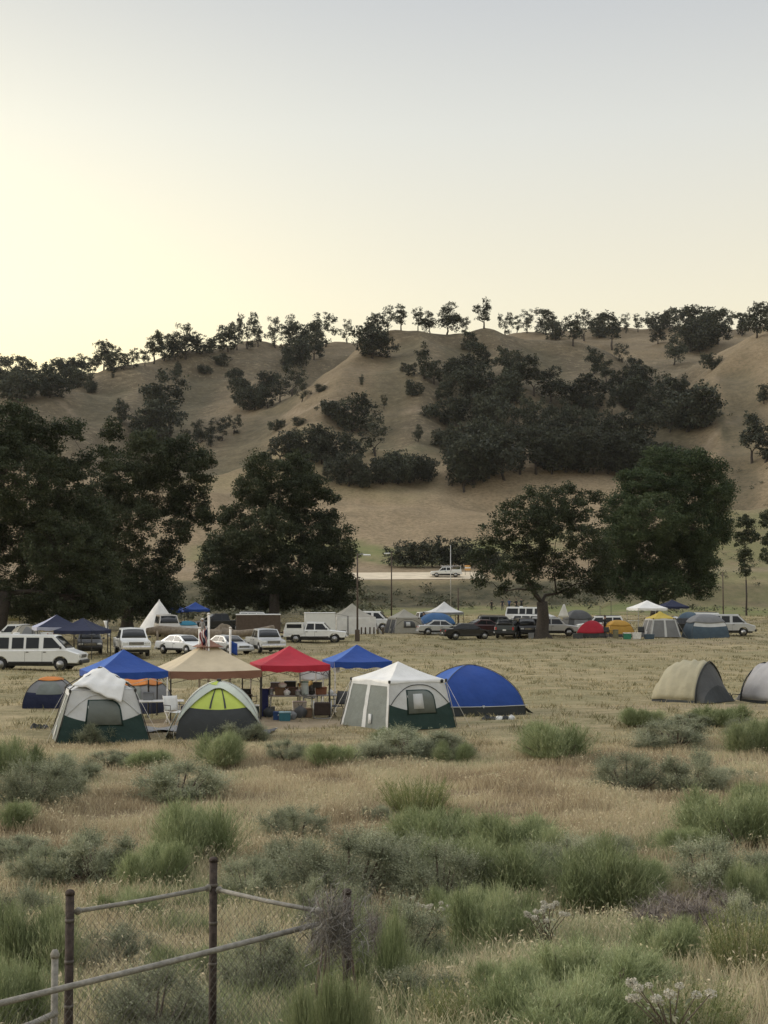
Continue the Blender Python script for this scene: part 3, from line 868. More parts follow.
# ================================================================== TREES
OAK = leafmat('oak_leaf', [(0, (.024, .032, .017)), (.5, (.040, .052, .026)), (1, (.068, .080, .040))], transl=.22, objvar=.12)
ELM = leafmat('elm_leaf', [(0, (.025, .042, .018)), (.5, (.044, .066, .029)), (1, (.075, .098, .045))], transl=.25, objvar=.05)
FAROAK = leafmat('hill_oak_leaf', [(0, (.020, .025, .016)), (.5, (.036, .043, .028)), (1, (.064, .072, .046))], transl=.15, objvar=.25)
BARK = mat('oak_bark', (.042, .035, .029), rough=.95, var=.35, vscale=9, bump=.6, bscale=14)
def tree(name, label, base, blobs, leafm, leaf=.24, dens=26, tipk=9.0, trunk_r=.45, fork=.35, group=None, seed=1, flare=1.5, cat='tree', spread=.62):
    """base (x,y,z); blobs: list of (x,y,z,rx,ry,rz) lobes of the crown, world coordinates"""
    rng = np.random.RandomState(seed)
    B = np.array(base, float)
    t = thing(name, label, cat, B, 0, group)
    bl = np.array(blobs, float); bl[:, :3] -= B
    cz = bl[:, 2].mean(); cx = bl[:, 0].mean() * .35; cy = bl[:, 1].mean() * .35
    ft = np.array([cx * .5, cy * .5, max(1.0, cz * fork)])
    mb = MB()
    mb.tube([(0, 0, -.4), (0, 0, .02), ft * .18, ft * .55 + rng.normal(0, .08, 3), ft], [trunk_r * flare * 1.1, trunk_r * flare, trunk_r * 1.12, trunk_r, trunk_r * .9], 12)
    tips = []; tones = []
    order = np.argsort(np.linalg.norm(bl[:, :3] - ft, axis=1))
    nodes = [(ft, trunk_r * .62)]
    for bi in order:
        c = bl[bi, :3]; r_ = bl[bi, 3:6]
        cost = [np.linalg.norm(c - q) + .25 * np.linalg.norm(q - ft) for q, _ in nodes]
        ni = int(np.argmin(cost)); src, rs = nodes[ni]
        v = c - src; L = np.linalg.norm(v)
        side = rng.normal(0, .10 * L, 3); side[2] *= .4
        m1 = src + v * .36 + side + np.array([0, 0, -.05 * L if c[2] < src[2] else .07 * L]); m2 = src + v * .72 + side * .5
        r0 = max(.02, min(rs * .85, .05 * L ** .8 + .04))
        mb.tube([src - np.array([0, 0, .12 if ni == 0 else .0]), m1, m2, c], [r0, r0 * .8, r0 * .62, r0 * .45], 7)
        nodes.append((m2, r0 * .62)); nodes.append((c, r0 * .5))
        n = max(4, int(tipk * (r_[0] * r_[1] + r_[0] * r_[2] + r_[1] * r_[2]) / 3))
        d = rng.normal(size=(n, 3)); d /= np.linalg.norm(d, axis=1)[:, None]
        q = c + d * r_ * (rng.uniform(.30, 1.0, (n, 1)) ** .6)
        tb = rng.uniform(.3, .7)
        for k in range(n):
            st = c if rng.rand() < .6 else m2
            mid = (st + q[k]) / 2 + rng.normal(0, .1 * np.linalg.norm(q[k] - st) + .02, 3)
            if k % 2 == 0: mb.tube([st, mid, q[k]], [min(.05, r0 * .22) + .01, min(.03, r0 * .13) + .008, .008], 4, cap=False)
            tips.append(q[k]); tones.append(np.clip(tb + rng.normal(0, .15), 0, 1))
    tips = np.array(tips); tones = np.array(tones)
    k = np.repeat(np.arange(len(tips)), dens)
    cl = rng.normal(0, 1, (len(k), 3)); cl /= np.linalg.norm(cl, axis=1)[:, None]
    cs = rng.uniform(.55, 1.3, len(tips))[k][:, None]
    P = tips[k] + cl * (rng.uniform(0, 1, (len(k), 1)) ** .5) * spread * cs * np.array([1, 1, .7])
    ok_ = P[:, 2] > .25; P = P[ok_]; kk = k[ok_]
    V, Q, r2 = leaves(P, leaf, rng, .25, np.clip(tones[kk] + rng.normal(0, .2, len(P)), 0, 1))
    mb.build('trunk', BARK, t)
    link('crown', np_mesh('crown', V, Q, r2), leafm, t)
    return t
def pblob(Y, lst, yr=1.0, rng=None):
    """crown lobes given as (px, py, rx px, rz px, depth offset m)"""
    out = []
    for (px, py, rx, rz, dy) in lst:
        p = pt(px, py, Y + dy); s = F_PX / (Y + dy)
        out.append((p[0], p[1], p[2], rx / s, (rx + rz) / 2 / s * yr, rz / s))
    return out
# the big oaks round the parked cars
tree('oak_tree', 'huge dark oak with a thick trunk at the left edge behind the white passenger van', ground(-2, 118),
     pblob(118, [(8, 428, 34, 26, 0), (40, 442, 30, 26, 2), (70, 430, 16, 14, 1), (-22, 440, 46, 40, -2), (15, 480, 46, 42, -3), (58, 490, 30, 36, 2), (-30, 520, 46, 50, 2), (20, 540, 44, 40, 3),
                 (58, 548, 34, 40, -2), (88, 560, 26, 34, 0), (30, 592, 40, 26, 2), (70, 598, 36, 22, -1), (-40, 590, 40, 30, 0), (100, 590, 20, 22, 2), (86, 460, 10, 9, 1), (100, 452, 9, 7, 0), (104, 466, 8, 8, 1), (60, 520, 26, 26, 3), (92, 520, 18, 26, 3), (84, 604, 30, 16, 1), (40, 614, 30, 10, 3), (110, 610, 18, 12, 3)]),
     OAK, leaf=.20, dens=95, tipk=15, trunk_r=.52, fork=.42, seed=21, spread=.7)
tree('oak_tree', 'second dark oak from the left with ragged crown behind the white pickup', ground(128, 140),
     pblob(140, [(150, 460, 26, 22, 0), (178, 455, 26, 20, 2), (200, 470, 16, 22, 0), (120, 478, 24, 22, -2), (158, 492, 34, 26, 2), (190, 505, 22, 22, 2), (96, 500, 24, 28, 0), (130, 520, 30, 26, -2),
                 (100, 540, 22, 26, 2), (128, 565, 26, 30, 0), (150, 590, 24, 26, 1), (118, 598, 28, 22, -1), (206, 520, 10, 12, 0), (82, 470, 12, 10, 2), (112, 452, 9, 8, 1), (86, 590, 20, 20, 1), (178, 530, 14, 14, 0), (84, 560, 26, 30, 3), (92, 606, 26, 14, 2), (148, 612, 22, 10, 3), (168, 560, 14, 22, 2), (172, 596, 14, 20, 1), (112, 430, 12, 12, 2), (140, 440, 16, 12, 0)]),
     OAK, leaf=.21, dens=95, tipk=15, trunk_r=.5, fork=.4, seed=22, spread=.72)
tree('oak_tree', 'broad dark oak with stepped crown behind the brown trailer', ground(274, 158),
     pblob(158, [(262, 468, 18, 16, 0), (296, 470, 22, 18, 2), (308, 490, 22, 18, 0), (252, 490, 18, 16, -1), (280, 500, 32, 24, 2), (236, 516, 18, 14, 0), (262, 532, 36, 26, -2), (312, 528, 32, 26, 1),
                 (338, 545, 20, 22, 0), (228, 546, 22, 20, 1), (218, 570, 20, 22, 0), (250, 566, 30, 24, 3), (300, 565, 36, 26, -1), (332, 572, 22, 24, 0), (286, 590, 24, 14, 1), (346, 586, 12, 16, 0), (330, 496, 10, 6, 0), (240, 592, 24, 14, 2), (208, 590, 12, 14, 0), (272, 600, 30, 10, 3), (312, 598, 26, 10, 3), (228, 600, 22, 10, 2), (340, 600, 14, 8, 2), (214, 552, 12, 14, 2)]),
     OAK, leaf=.23, dens=95, tipk=15, trunk_r=.55, fork=.40, seed=23, spread=.74)
tree('oak_tree', 'open spreading oak with leaning limbs in the right half among parked cars', ground(541, 124.5),
     pblob(124.5, [(540, 500, 26, 16, 0), (566, 494, 20, 12, 1), (590, 497, 13, 8, 2), (514, 515, 22, 16, -1), (560, 520, 30, 18, 2), (498, 535, 20, 18, 0), (528, 545, 28, 20, 1), (582, 540, 24, 22, -2),
                   (486, 560, 14, 16, 1), (510, 572, 20, 14, -2), (553, 566, 26, 18, 2), (598, 556, 16, 22, 1), (588, 580, 22, 16, 0), (540, 522, 24, 18, -2), (526, 566, 18, 14, 2), (574, 510, 20, 14, -1), (480, 580, 9, 9, 0), (500, 590, 9, 7, 0), (566, 590, 13, 8, 2), (530, 584, 11, 7, -2), (600, 590, 14, 8, 0), (474, 556, 6, 7, 0), (601, 512, 6, 7, 1)]),
     OAK, leaf=.18, dens=85, trunk_r=.50, fork=.40, seed=24, flare=1.9, spread=.60, tipk=14)
tree('leafy_tree', 'tall dense green tree right beside the open spreading oak', ground(652, 172),
     pblob(172, [(662, 462, 22, 15, 3), (690, 462, 20, 16, 0), (712, 470, 16, 14, 0), (640, 482, 24, 18, 0), (676, 490, 34, 24, 1), (714, 498, 18, 22, 0), (622, 510, 20, 20, 0), (652, 520, 36, 28, -3), (694, 528, 30, 28, 0), (722, 526, 12, 18, 2),
                 (618, 545, 20, 22, -1), (648, 556, 32, 26, 1), (690, 562, 28, 24, 2), (628, 580, 24, 20, 0), (662, 586, 30, 16, -2), (702, 552, 16, 24, 0), (700, 584, 16, 14, 1), (606, 574, 12, 18, 1), (728, 490, 8, 9, 1)]),
     ELM, leaf=.23, dens=95, trunk_r=.40, fork=.25, seed=25, spread=.85, tipk=15)
tree('young_tree', 'thin young tree with sparse crown near the right edge', ground(745, 195),
     pblob(195, [(746, 522, 9, 8, 0), (752, 536, 9, 8, 0), (741, 540, 7, 9, 0), (747, 555, 8, 9, 1), (744, 570, 6, 7, 0)]), OAK, leaf=.22, dens=60, tipk=22, trunk_r=.11, fork=.5, seed=26, flare=1.2, spread=.5)
tree('young_tree', 'thin young tree cut by the right edge beside another thin one', ground(770, 200),
     pblob(200, [(768, 520, 9, 10, 0), (772, 540, 10, 9, 0), (766, 556, 7, 8, 0)]), OAK, leaf=.22, dens=60, tipk=22, trunk_r=.11, fork=.5, seed=27, flare=1.2, spread=.5)
# dark bushes on the bank by the gravel road
for i, (px, py, w, h, lb) in enumerate(((405, 572, 40, 24, 'dark bush at the left behind the gravel road'), (432, 572, 48, 30, 'tall dark bush behind the white pickup on the gravel road'), (462, 571, 40, 28, 'dark bush right of the pickup on the gravel road'), (490, 570, 34, 16, 'dark bush on the bank behind the left side of the spreading oak'))):
    b0 = ground(px, 268); s = F_PX / 268
    tree('bush', lb, b0, [(b0[0] + dx * w / s, b0[1] + dy, b0[2] + h / s * hz, w / s * .3, 1.6, h / s * .55) for dx, hz, dy in ((-.28, .42, 0), (0, .6, .6), (.26, .5, 0), (.1, .3, -1), (-.12, .35, -1))],
         FAROAK, leaf=.34, dens=24, trunk_r=.12, fork=.2, seed=60 + i, cat='bush', group='bushes behind the gravel road', spread=.7)
# oaks on the hills
def hill_proto(seed, shape):
    rng = np.random.RandomState(seed)
    rx, rz, cz, nl, lo, hi = {'round': (2.9, 3.3, 3.7, 17, .28, .48), 'tall': (1.9, 4.1, 4.4, 17, .34, .56), 'airy': (2.7, 3.7, 4.1, 18, .20, .34), 'wide': (4.3, 2.7, 3.0, 20, .22, .38)}[shape]
    lob = [(0, 0, cz - .2, rx * (.5 if shape != 'airy' else .30))]
    for i in range(nl):
        d = rng.normal(size=3); d /= np.linalg.norm(d); f = rng.uniform(.45, .98)
        lob.append((d[0] * rx * f, d[1] * rx * f, cz + d[2] * rz * f, rx * rng.uniform(lo, hi)))
    bl = [(x, y, z, r_, r_, r_ * .85) for x, y, z, r_ in lob]
    t = tree('hill_oak', 'x', (0, 0, 0), bl, FAROAK, leaf=.36 if shape != 'airy' else .32, dens=15 if shape != 'airy' else 11, tipk=11.0 if shape != 'airy' else 20, trunk_r=.19, fork=.38, seed=seed, spread=.62, flare=1.3)
    zs = np.array([v.co.z for v in t.children[1].data.vertices])
    zt = float(np.percentile(zs, 99.5))
    ms = [(c.name.split('.')[0], c.data) for c in t.children]
    for c in list(t.children): bpy.data.objects.remove(c)
    bpy.data.objects.remove(t)
    return ms, zt
PROTO = {k: [hill_proto(200 + 10 * j + i, k) for i in range(3)] for j, k in enumerate(('round', 'tall', 'airy', 'wide'))}
_hr = random.Random(8)
HILLG = 'oaks scattered over the hills'
def hill_tree(px, py, h, shape, label, group):
    p = hit(px, py)
    s = F_PX / p[1]
    ms, zt = PROTO[shape][_hr.randrange(3)]
    k = h / s / zt * 1.06
    t = thing('hill_oak', label, 'tree', (p[0], p[1], p[2] - .15), _hr.uniform(0, 6.28), group)
    f = _hr.uniform(.80, 1.08)
    t.scale = (k * f, k * f, k)
    for nm, me in ms: link(nm, me, None, t)
def hill_region(lst, what, group):
    lst = sorted(lst)
    for i, q in enumerate(lst):
        px, py, h = q[:3]; shp = q[3] if len(q) > 3 else _hr.choice(('round', 'round', 'wide', 'tall'))
        hill_tree(px, py, h, shp, what.replace('#', ordinal(i + 1)), group)
A_, T_, W_ = 'airy', 'tall', 'wide'
hill_region([(-6, 388, 30), (8, 392, 32), (22, 384, 26), (34, 392, 28), (48, 390, 26), (58, 376, 18), (70, 374, 18, W_), (82, 370, 18), (93, 368, 16), (104, 366, 26), (114, 372, 22), (124, 370, 16), (134, 368, 18, A_), (145, 366, 14)],
            '# oak from the left along the far left skyline', 'oaks on the far left skyline')
hill_region([(4, 398, 26), (18, 402, 28), (30, 398, 22), (50, 398, 24), (66, 392, 22), (78, 388, 20)], '# oak from the left just below the far left skyline', 'oaks below the far left skyline')
hill_region([(154, 364, 28), (164, 361, 28), (175, 360, 26), (186, 359, 33, A_), (200, 354, 17), (212, 352, 13), (228, 352, 28), (237, 350, 26, A_), (247, 349, 33, A_), (258, 347, 20), (275, 348, 29, A_), (290, 345, 28, A_), (298, 346, 22), (316, 350, 31), (326, 347, 31, A_), (347, 343, 22, A_), ],
            '# oak from the left on the skyline of the left ridge', 'oaks on the left ridge skyline')
hill_region([(372, 358, 28, W_), (374, 340, 24), (388, 334, 26, A_), (401, 328, 24, T_), (418, 327, 22), (430, 325, 20), (447, 323, 29), (465, 324, 15, A_), (484, 328, 27), (505, 328, 20, A_)],
            '# oak from the left on the rounded central hilltop', 'oaks on the central hilltop')
hill_region([(517, 331, 17, A_), (527, 333, 22, A_), (546, 335, 24), (556, 340, 18), (573, 346, 30), (584, 341, 29, A_), (599, 338, 22), (612, 350, 35), (626, 333, 18, A_), (638, 332, 17), (650, 331, 18, A_), (659, 330, 15), (670, 332, 22), (683, 330, 20, A_), (697, 334, 27), (707, 345, 29), (718, 344, 32), (729, 330, 18, A_), (742, 336, 22), (757, 338, 32), (768, 332, 27), ],
            '# oak from the left on the right hand skyline', 'oaks on the right skyline')
hill_region([(658, 344, 17), (674, 365, 28), (690, 352, 26), (700, 352, 29, W_), (712, 370, 15), (594, 374, 26), (606, 384, 22, T_), (622, 362, 17, A_), ], '# oak from the left in the saddle below the right skyline', 'oaks in the right saddle')
hill_region([(92, 393, 12), (113, 378, 9), (121, 423, 23), (147, 398, 10), (178, 372, 10), (205, 374, 9), (235, 381, 12), (221, 366, 12), (222, 441, 22, A_), (211, 447, 24), (198, 446, 24), (186, 448, 18, A_), (234, 434, 18, A_), (176, 380, 14)],
            '# small oak from the left on the bare left hillside', 'small oaks on the left hillside')
hill_region([(158, 440, 64, T_), (170, 436, 58, T_), (150, 446, 40)], '# tall dark oak of the clump on the left hillside', 'tall clump on the left hillside')
hill_region([(243, 406, 26), (255, 410, 24, W_), (268, 408, 24), (266, 388, 16), (280, 402, 26), (292, 396, 30, A_), (302, 402, 24, A_), (288, 372, 22), (300, 366, 26, W_), (314, 360, 26), (240, 395, 14), (320, 392, 8), (362, 385, 10, T_), (273, 392, 20)],
            '# oak from the left in the gully left of the central hill', 'oaks in the left gully')
hill_region([(276, 431, 11), (298, 426, 9), (328, 416, 13), (352, 432, 36), (384, 409, 14), (375, 456, 38, A_), (346, 448, 20, T_), (418, 442, 16), (443, 448, 18), (412, 396, 15, W_), (404, 372, 9)],
            '# oak from the left on the open face of the central hill', 'oaks on the central hill face')
hill_region([(280, 462, 25), (294, 458, 28), (308, 460, 33), (322, 464, 33), (336, 462, 30, W_), (327, 482, 25), (349, 486, 30), (362, 488, 16), (340, 478, 23), (270, 470, 14), (360, 462, 19), (300, 476, 19, W_), ],
            '# oak from the left in the grove on the lower slope left of centre', 'grove on the lower slope left of centre')
hill_region([(383, 484, 24, W_), (398, 484, 30), (410, 483, 29, W_), (424, 481, 22, W_)], '# oak from the left in the low dark clump on the middle slope', 'low dark clump on the middle slope')
hill_region([(424, 378, 33), (434, 384, 22), (412, 376, 13), (470, 352, 19), (462, 384, 26), (478, 376, 31), (506, 380, 32), (520, 388, 33), (448, 398, 24), (490, 404, 33), (534, 396, 36), (550, 404, 34), (582, 408, 31), (510, 408, 33), (440, 404, 17), ],
            '# oak from the left along the upper part of the big hillside wood', 'upper part of the hillside wood')
hill_region([(600, 402, 21, A_), (620, 398, 30), (635, 386, 26), (641, 402, 34), (630, 410, 30), (656, 420, 30), (664, 408, 33), (676, 420, 39), (688, 431, 39), (698, 428, 27), (645, 424, 24), (612, 415, 21), (670, 432, 30), (683, 405, 28), ],
            '# oak from the left in the right end of the big hillside wood', 'right end of the hillside wood')
hill_region([(444, 424, 24), (456, 434, 34), (474, 430, 34), (492, 434, 38), (528, 436, 39), (546, 440, 40), (562, 436, 34), (578, 440, 32), (610, 446, 32), (626, 450, 34), (638, 456, 26), (500, 420, 32), (590, 420, 22), ],
            '# oak from the left through the middle of the big hillside wood', 'middle of the hillside wood')
hill_region([(452, 486, 25, T_), (464, 492, 47), (474, 484, 45), (488, 478, 41), (504, 480, 45), (520, 474, 41), (536, 474, 45), (552, 474, 41), (566, 472, 40), (580, 472, 41), (594, 474, 41), (608, 474, 38), (622, 474, 40), (633, 472, 31), (450, 458, 32), (480, 462, 40), (515, 458, 36), (548, 456, 36), (604, 456, 36), ],
            '# oak from the left along the bottom edge of the big hillside wood', 'bottom edge of the hillside wood')
hill_region([(752, 463, 46), (766, 462, 40), (764, 404, 18), (650, 474, 30, W_), (668, 470, 26, W_), (690, 466, 16, W_)], '# oak from the left on the right slope above the young trees', 'oaks on the right slope')
# scrub on the bank and the right-hand slope: ground cover
def scrub_cover():
    rng = np.random.RandomState(44)
    out = []
    def patch(n, u0, u1, y0, y1, lo, hi):
        Y = rng.uniform(y0, y1, n); u = rng.uniform(u0, u1, n); X = (u - 384) / F_PX * Y
        keep = vnoise(X, Y, 14, 3) + rng.normal(0, .5, n) > .1
        X, Y = X[keep], Y[keep]
        for x, y in zip(X, Y):
            h = rng.uniform(lo, hi); m = 26
            q = rng.normal(0, 1, (m, 3)); q /= np.linalg.norm(q, axis=1)[:, None]
            q = q * rng.uniform(.4, 1, (m, 1)) * np.array([h * .9, h * .9, h * .5]); q[:, 2] += h * .45
            q += np.array([x, y, float(H(x, y))])
            out.append(leaves(q, h * .34, rng, .4, np.clip(rng.normal(rng.uniform(.2, .8), .2, m), 0, 1)))
    patch(520, -40, 620, 226, 248, .5, 1.6)
    patch(420, 120, 380, 172, 240, .7, 2.2)
    patch(380, 640, 800, 205, 420, .4, 1.2)
    patch(60, -30, 330, 262, 330, .5, 1.8)
    patch(90, 380, 480, 262, 290, .4, 1.0)
    o = link('scrub', np_mesh('scrub', *merge(out)), SCRUB)
    tag(o, 'low dull scrub covering the bank and the right hand slope', 'scrub', kind='stuff')
SCRUB = leafmat('scrub_leaf', [(0, (.04, .045, .026)), (.5, (.075, .08, .047)), (1, (.125, .125, .078))], transl=.15, objvar=0)
scrub_cover()

# ================================================================== TENTS, CANOPIES
F_WHITE = fabric('white_cloth', (.74, .74, .72)); F_GREY = fabric('pale_grey_cloth', (.57, .58, .575)); F_DKGREEN = fabric('dark_green_cloth', (.018, .042, .036))
F_BLUE = fabric('blue_cloth', (.022, .07, .30)); F_BLUE_LIT = fabric('lit_blue_cloth', (.05, .13, .42)); F_NAVY = fabric('navy_cloth', (.016, .022, .055)); F_RED = fabric('red_cloth', (.42, .025, .045))  # second blue is the same cloth with light from the left painted in
F_BEIGE = fabric('beige_cloth', (.55, .47, .33)); F_BROWN = fabric('brown_cloth', (.24, .125, .085)); F_KHAKI = fabric('khaki_cloth', (.34, .315, .22)); F_CHAR = fabric('charcoal_cloth', (.045, .05, .052))
F_MESH = fabric('grey_mesh_cloth', (.17, .19, .175)); F_LIME = fabric('lime_cloth', (.50, .60, .12)); F_ORANGE = fabric('orange_cloth', (.55, .20, .045)); F_YEL = fabric('yellow_cloth', (.55, .42, .08))
F_MIDGREY = fabric('mid_grey_cloth', (.20, .205, .21)); F_SLATE = fabric('slate_blue_cloth', (.065, .10, .135)); F_TEAL = fabric('teal_cloth', (.035, .20, .30)); F_PALEBLUE = fabric('lavender_cloth', (.42, .44, .56))
F_SAGEG = fabric('sage_grey_cloth', (.52, .57, .51)); F_TAN = fabric('tan_grey_cloth', (.33, .315, .265)); F_DKGREY = fabric('dark_grey_cloth', (.085, .088, .09)); F_GOLD = fabric('mustard_cloth', (.48, .28, .05))
POLE_W = mat('white_pole', (.62, .60, .56), rough=.5); POLE_D = mat('dark_pole', (.035, .033, .03), rough=.5); POLE_G = mat('grey_metal', (.32, .32, .31), rough=.45, metal=.6)
def lerp(a, b, t): return a + (b - a) * t
class Wall:
    """a slightly bulging quadrilateral wall: P(u,v) with v from foot to shoulder"""
    def __init__(s, a, b, c, d, bulge=.05):
        s.q = [np.array(x, float) for x in (a, b, c, d)]; s.bu = bulge
        n = np.cross(s.q[1] - s.q[0], s.q[3] - s.q[0]); s.n = n / np.linalg.norm(n)
    def P(s, u, v, o=0.0):
        a, b, c, d = s.q
        p = lerp(lerp(a, b, u), lerp(d, c, u), v)
        return p + s.n * (.010 * math.sin(9 * u + 7 * v) * math.sin(14 * v - 5 * u) + o + s.bu * math.sin(math.pi * u) * (.35 + .65 * math.sin(math.pi * min(1, max(0, v)))))
    def strip(s, lo, hi, o=0.0, nu=16, nv=8, mb=None, u0=0, u1=1, mi=0):
        mb = mb or MB()
        mb.grid([[s.P(u, lerp(lo(u), hi(u), j / nv), o) for u in np.linspace(u0, u1, nu)] for j in range(nv + 1)], mi)
        return mb
    def patch(s, outline, o, mb=None, mi=0, thick=.008):
        """raised flat patch following the wall; outline in (u,v)"""
        mb = mb or MB(); n = len(outline)
        c = np.mean(np.array(outline), 0)
        top = [s.P(u, v, o + thick) for u, v in outline] + [s.P(c[0], c[1], o + thick)]
        bot = [s.P(u, v, o - .004) for u, v in outline]
        mb.add(top + bot, [[i, (i + 1) % n, n] for i in range(n)] + [[n + 1 + i, n + 1 + (i + 1) % n, (i + 1) % n, i] for i in range(n)], mi, True)
        return mb
def arch(u0, u1, v0, v1, rl=.0, rr=.0, n=6):
    """window outline: square below, corner radii above (in u and v)"""
    out = [(u0, v0), (u1, v0)]
    if rr: out += [(u1 - rr + rr * math.cos(a), v1 - rr * 1.2 + rr * 1.2 * math.sin(a)) for a in np.linspace(0, math.pi / 2, n)]
    else: out.append((u1, v1))
    if rl: out += [(u0 + rl + rl * math.cos(a), v1 - rl * 1.2 + rl * 1.2 * math.sin(a)) for a in np.linspace(math.pi / 2, math.pi, n)]
    else: out.append((u0, v1))
    return out
def grow(ol, d):
    c = np.mean(np.array(ol), 0)
    return [(u + d * np.sign(u - c[0]), v + d * np.sign(v - c[1])) for u, v in ol]
def cabin_tent(label, loc, rot, hb=1.25, db=1.25, hs=.93, ds=.93, zs=1.4, zp=2.1, upper=F_WHITE, lower=F_DKGREEN, roof=F_WHITE, doorm=F_MESH, fly='full', lowcut=.40, flip=False, group=None, front='window'):
    t = thing('cabin_tent', label, 'tent', loc, rot, group)
    B = [(-hb, -db, 0), (hb, -db, 0), (hb, db, 0), (-hb, db, 0)]
    S = [(-hs, -ds, zs), (hs, -ds, zs), (hs, ds, zs), (-hs, ds, zs)]
    cut = lambda u: lowcut + .18 * abs(2 * u - 1) ** 1.7
    zero = lambda u: 0.0
    one = lambda u: 1.0
    for i in range(4):
        j = (i + 1) % 4
        w = Wall(B[i], B[j], S[j], S[i])
        if (i == 3) or front == 'door':     # left side with two mesh doors
            w.strip(zero, one).build('mesh_wall', doorm, t)
            ed = MB()
            for u0, u1 in ((.0, .045), (.46, .54), (.955, 1.0)):
                w.strip(zero, one, .012, 4, 8, ed, u0, u1)
            w.strip(lambda u: .90 - .10 * abs(math.sin(u * math.pi * 2)) * 0, one, .014, 14, 2, ed)
            ed.build('door_trim', upper, t)
            if front != 'door' or i == 3:
                w.patch(arch(.60, .66, .10, .30), .02).build('tag_panel', upper, t)
        else:
            w.strip(zero, cut).build('lower_wall', lower, t)
            w.strip(cut, one).build('upper_wall', upper, t)
            ol = arch(.30, .72, lowcut - .03, .80, 0, .15)
            fr = w.patch(grow(ol, .022), .010).build('window', lower, t)
            w.patch(ol, .021).build('pane', doorm, fr)
            if fly == 'full':
                w.patch([(.38, lowcut + .06), (.54, lowcut + .06), (.54, .73), (.38, .73)], .032).build('view_through', F_GREY, fr)
            # piping arch from corner to corner above the window
            pa = MB(); pa.tube([w.P(u, .46 + .46 * (1 - abs(2 * u - 1) ** 2.6), .015) for u in np.linspace(.03, .97, 24)], .012, 5)
            pa.build('piping', F_CHAR if fly == 'full' else F_GREY, t)
        # corner poles
    pm = MB()
    for i in range(4):
        pm = MB(); pm.tube([np.array(B[i]) * 1.02, np.array(S[i]) * np.array([1.03, 1.03, 1]), ], .016, 6)
        pm.build('corner_pole', POLE_D if fly != 'full' else POLE_G, t)
    hub = MB()
    for i in range(4): hub.box(np.array(S[i]) * np.array([1.04, 1.04, 1]), (.075, .075, .10), ch=.02)
    hub.build('pole_hubs', POLE_D, t)
    rf = MB(); apex = np.array([0, 0, zp])
    ov = 1.035 if fly == 'full' else .995
    for i in range(4):
        a = np.array(S[i]) * np.array([ov, ov, 1]) + np.array([0, 0, .02]); b = np.array(S[(i + 1) % 4]) * np.array([ov, ov, 1]) + np.array([0, 0, .02])
        G = []
        if fly == 'full':
            G.append([lerp(a, b, u) + np.array([0, 0, -.05 - .05 * abs(2 * u - 1) ** 2]) for u in np.linspace(0, 1, 13)])
        for k in range(9):
            tt = k / 8
            G.append([lerp(lerp(a, b, u), apex, tt) + np.array([0, 0, -.10 * math.sin(math.pi * tt) * (1 - .55 * abs(2 * u - 1) ** 2) ]) for u in np.linspace(0, 1, 13)])
        rf.grid(G)
    rf.build('roof', roof, t)
    if fly != 'full':
        rp = MB()
        for i in range(4):
            rp.tube([np.array(S[i]) * 1.03 + np.array([0, 0, .02]), lerp(np.array(S[i]), apex, .5) + np.array([0, 0, .13]), apex + np.array([0, 0, .08])], .018, 6)
        rp.box(apex + np.array([0, 0, .09]), (.16, .16, .12), ch=.03)
        rp.build('roof_poles', POLE_D, t)
        # folded rain fly thrown over the peak, hanging towards the front right
        G = []
        q4 = [np.array(q) for q in ((-.90, -.80), (.52, -1.16), (.92, -.05), (-.42, .42))]
        for v in np.linspace(0, 1, 26):
            row = []
            for u in np.linspace(0, 1, 30):
                x, y = lerp(lerp(q4[0], q4[1], u), lerp(q4[3], q4[2], u), v)
                r_ = max(abs(x) / hs, abs(y) / ds)
                z = zp + .16 - (zp + .04 - zs) * r_ if r_ <= 1 else zs + .12 - (r_ - 1) * 1.15
                z += .016 * math.sin(14 * x - 9 * y) + .012 * math.sin(8 * x + 15 * y) - .07 * math.sin(math.pi * u) * (1 - v) ** 2 * 0
                z += .09 * math.exp(-(((u - .30) / .2) ** 2 + ((v - .1) / .14) ** 2))
                row.append((x, y, z))
            G.append(row)
        f = MB(); f.grid(G); f.build('folded_rain_fly', F_WHITE, t, solid=.012)
        d = MB()
        d.grid([[(-.62 + .9 * u, -ds * (.72 - .10 * math.sin(3 * u)) - .03, zs + .30 - .16 * v - .12 * abs(u - .45)) for u in np.linspace(0, 1, 14)] for v in np.linspace(0, 1, 4)])
        d.build('roof_vent', F_CHAR, t, solid=.01)
    else:
        sk = MB(); w = Wall(S[0], S[1], S[1], S[0])
        b2 = MB(); b2.lathe([(.0, .0), (.06, .0), (.06, .012), (.0, .014)], (hs * .88, -ds * 1.055, zs - .02), 12, axis='y'); b2.build('emblem_patch', F_CHAR, t)
    for i in range(4):
        gl = MB()
        e = np.array(B[i]) * np.array([1.25, 1.25, 0]) + np.array([0, 0, -.02])
        gl.tube([np.array(S[i]) * np.array([1.04, 1.04, .98]), e], .006, 4)
        gl.build('guy_line', POLE_W, t)
    return t
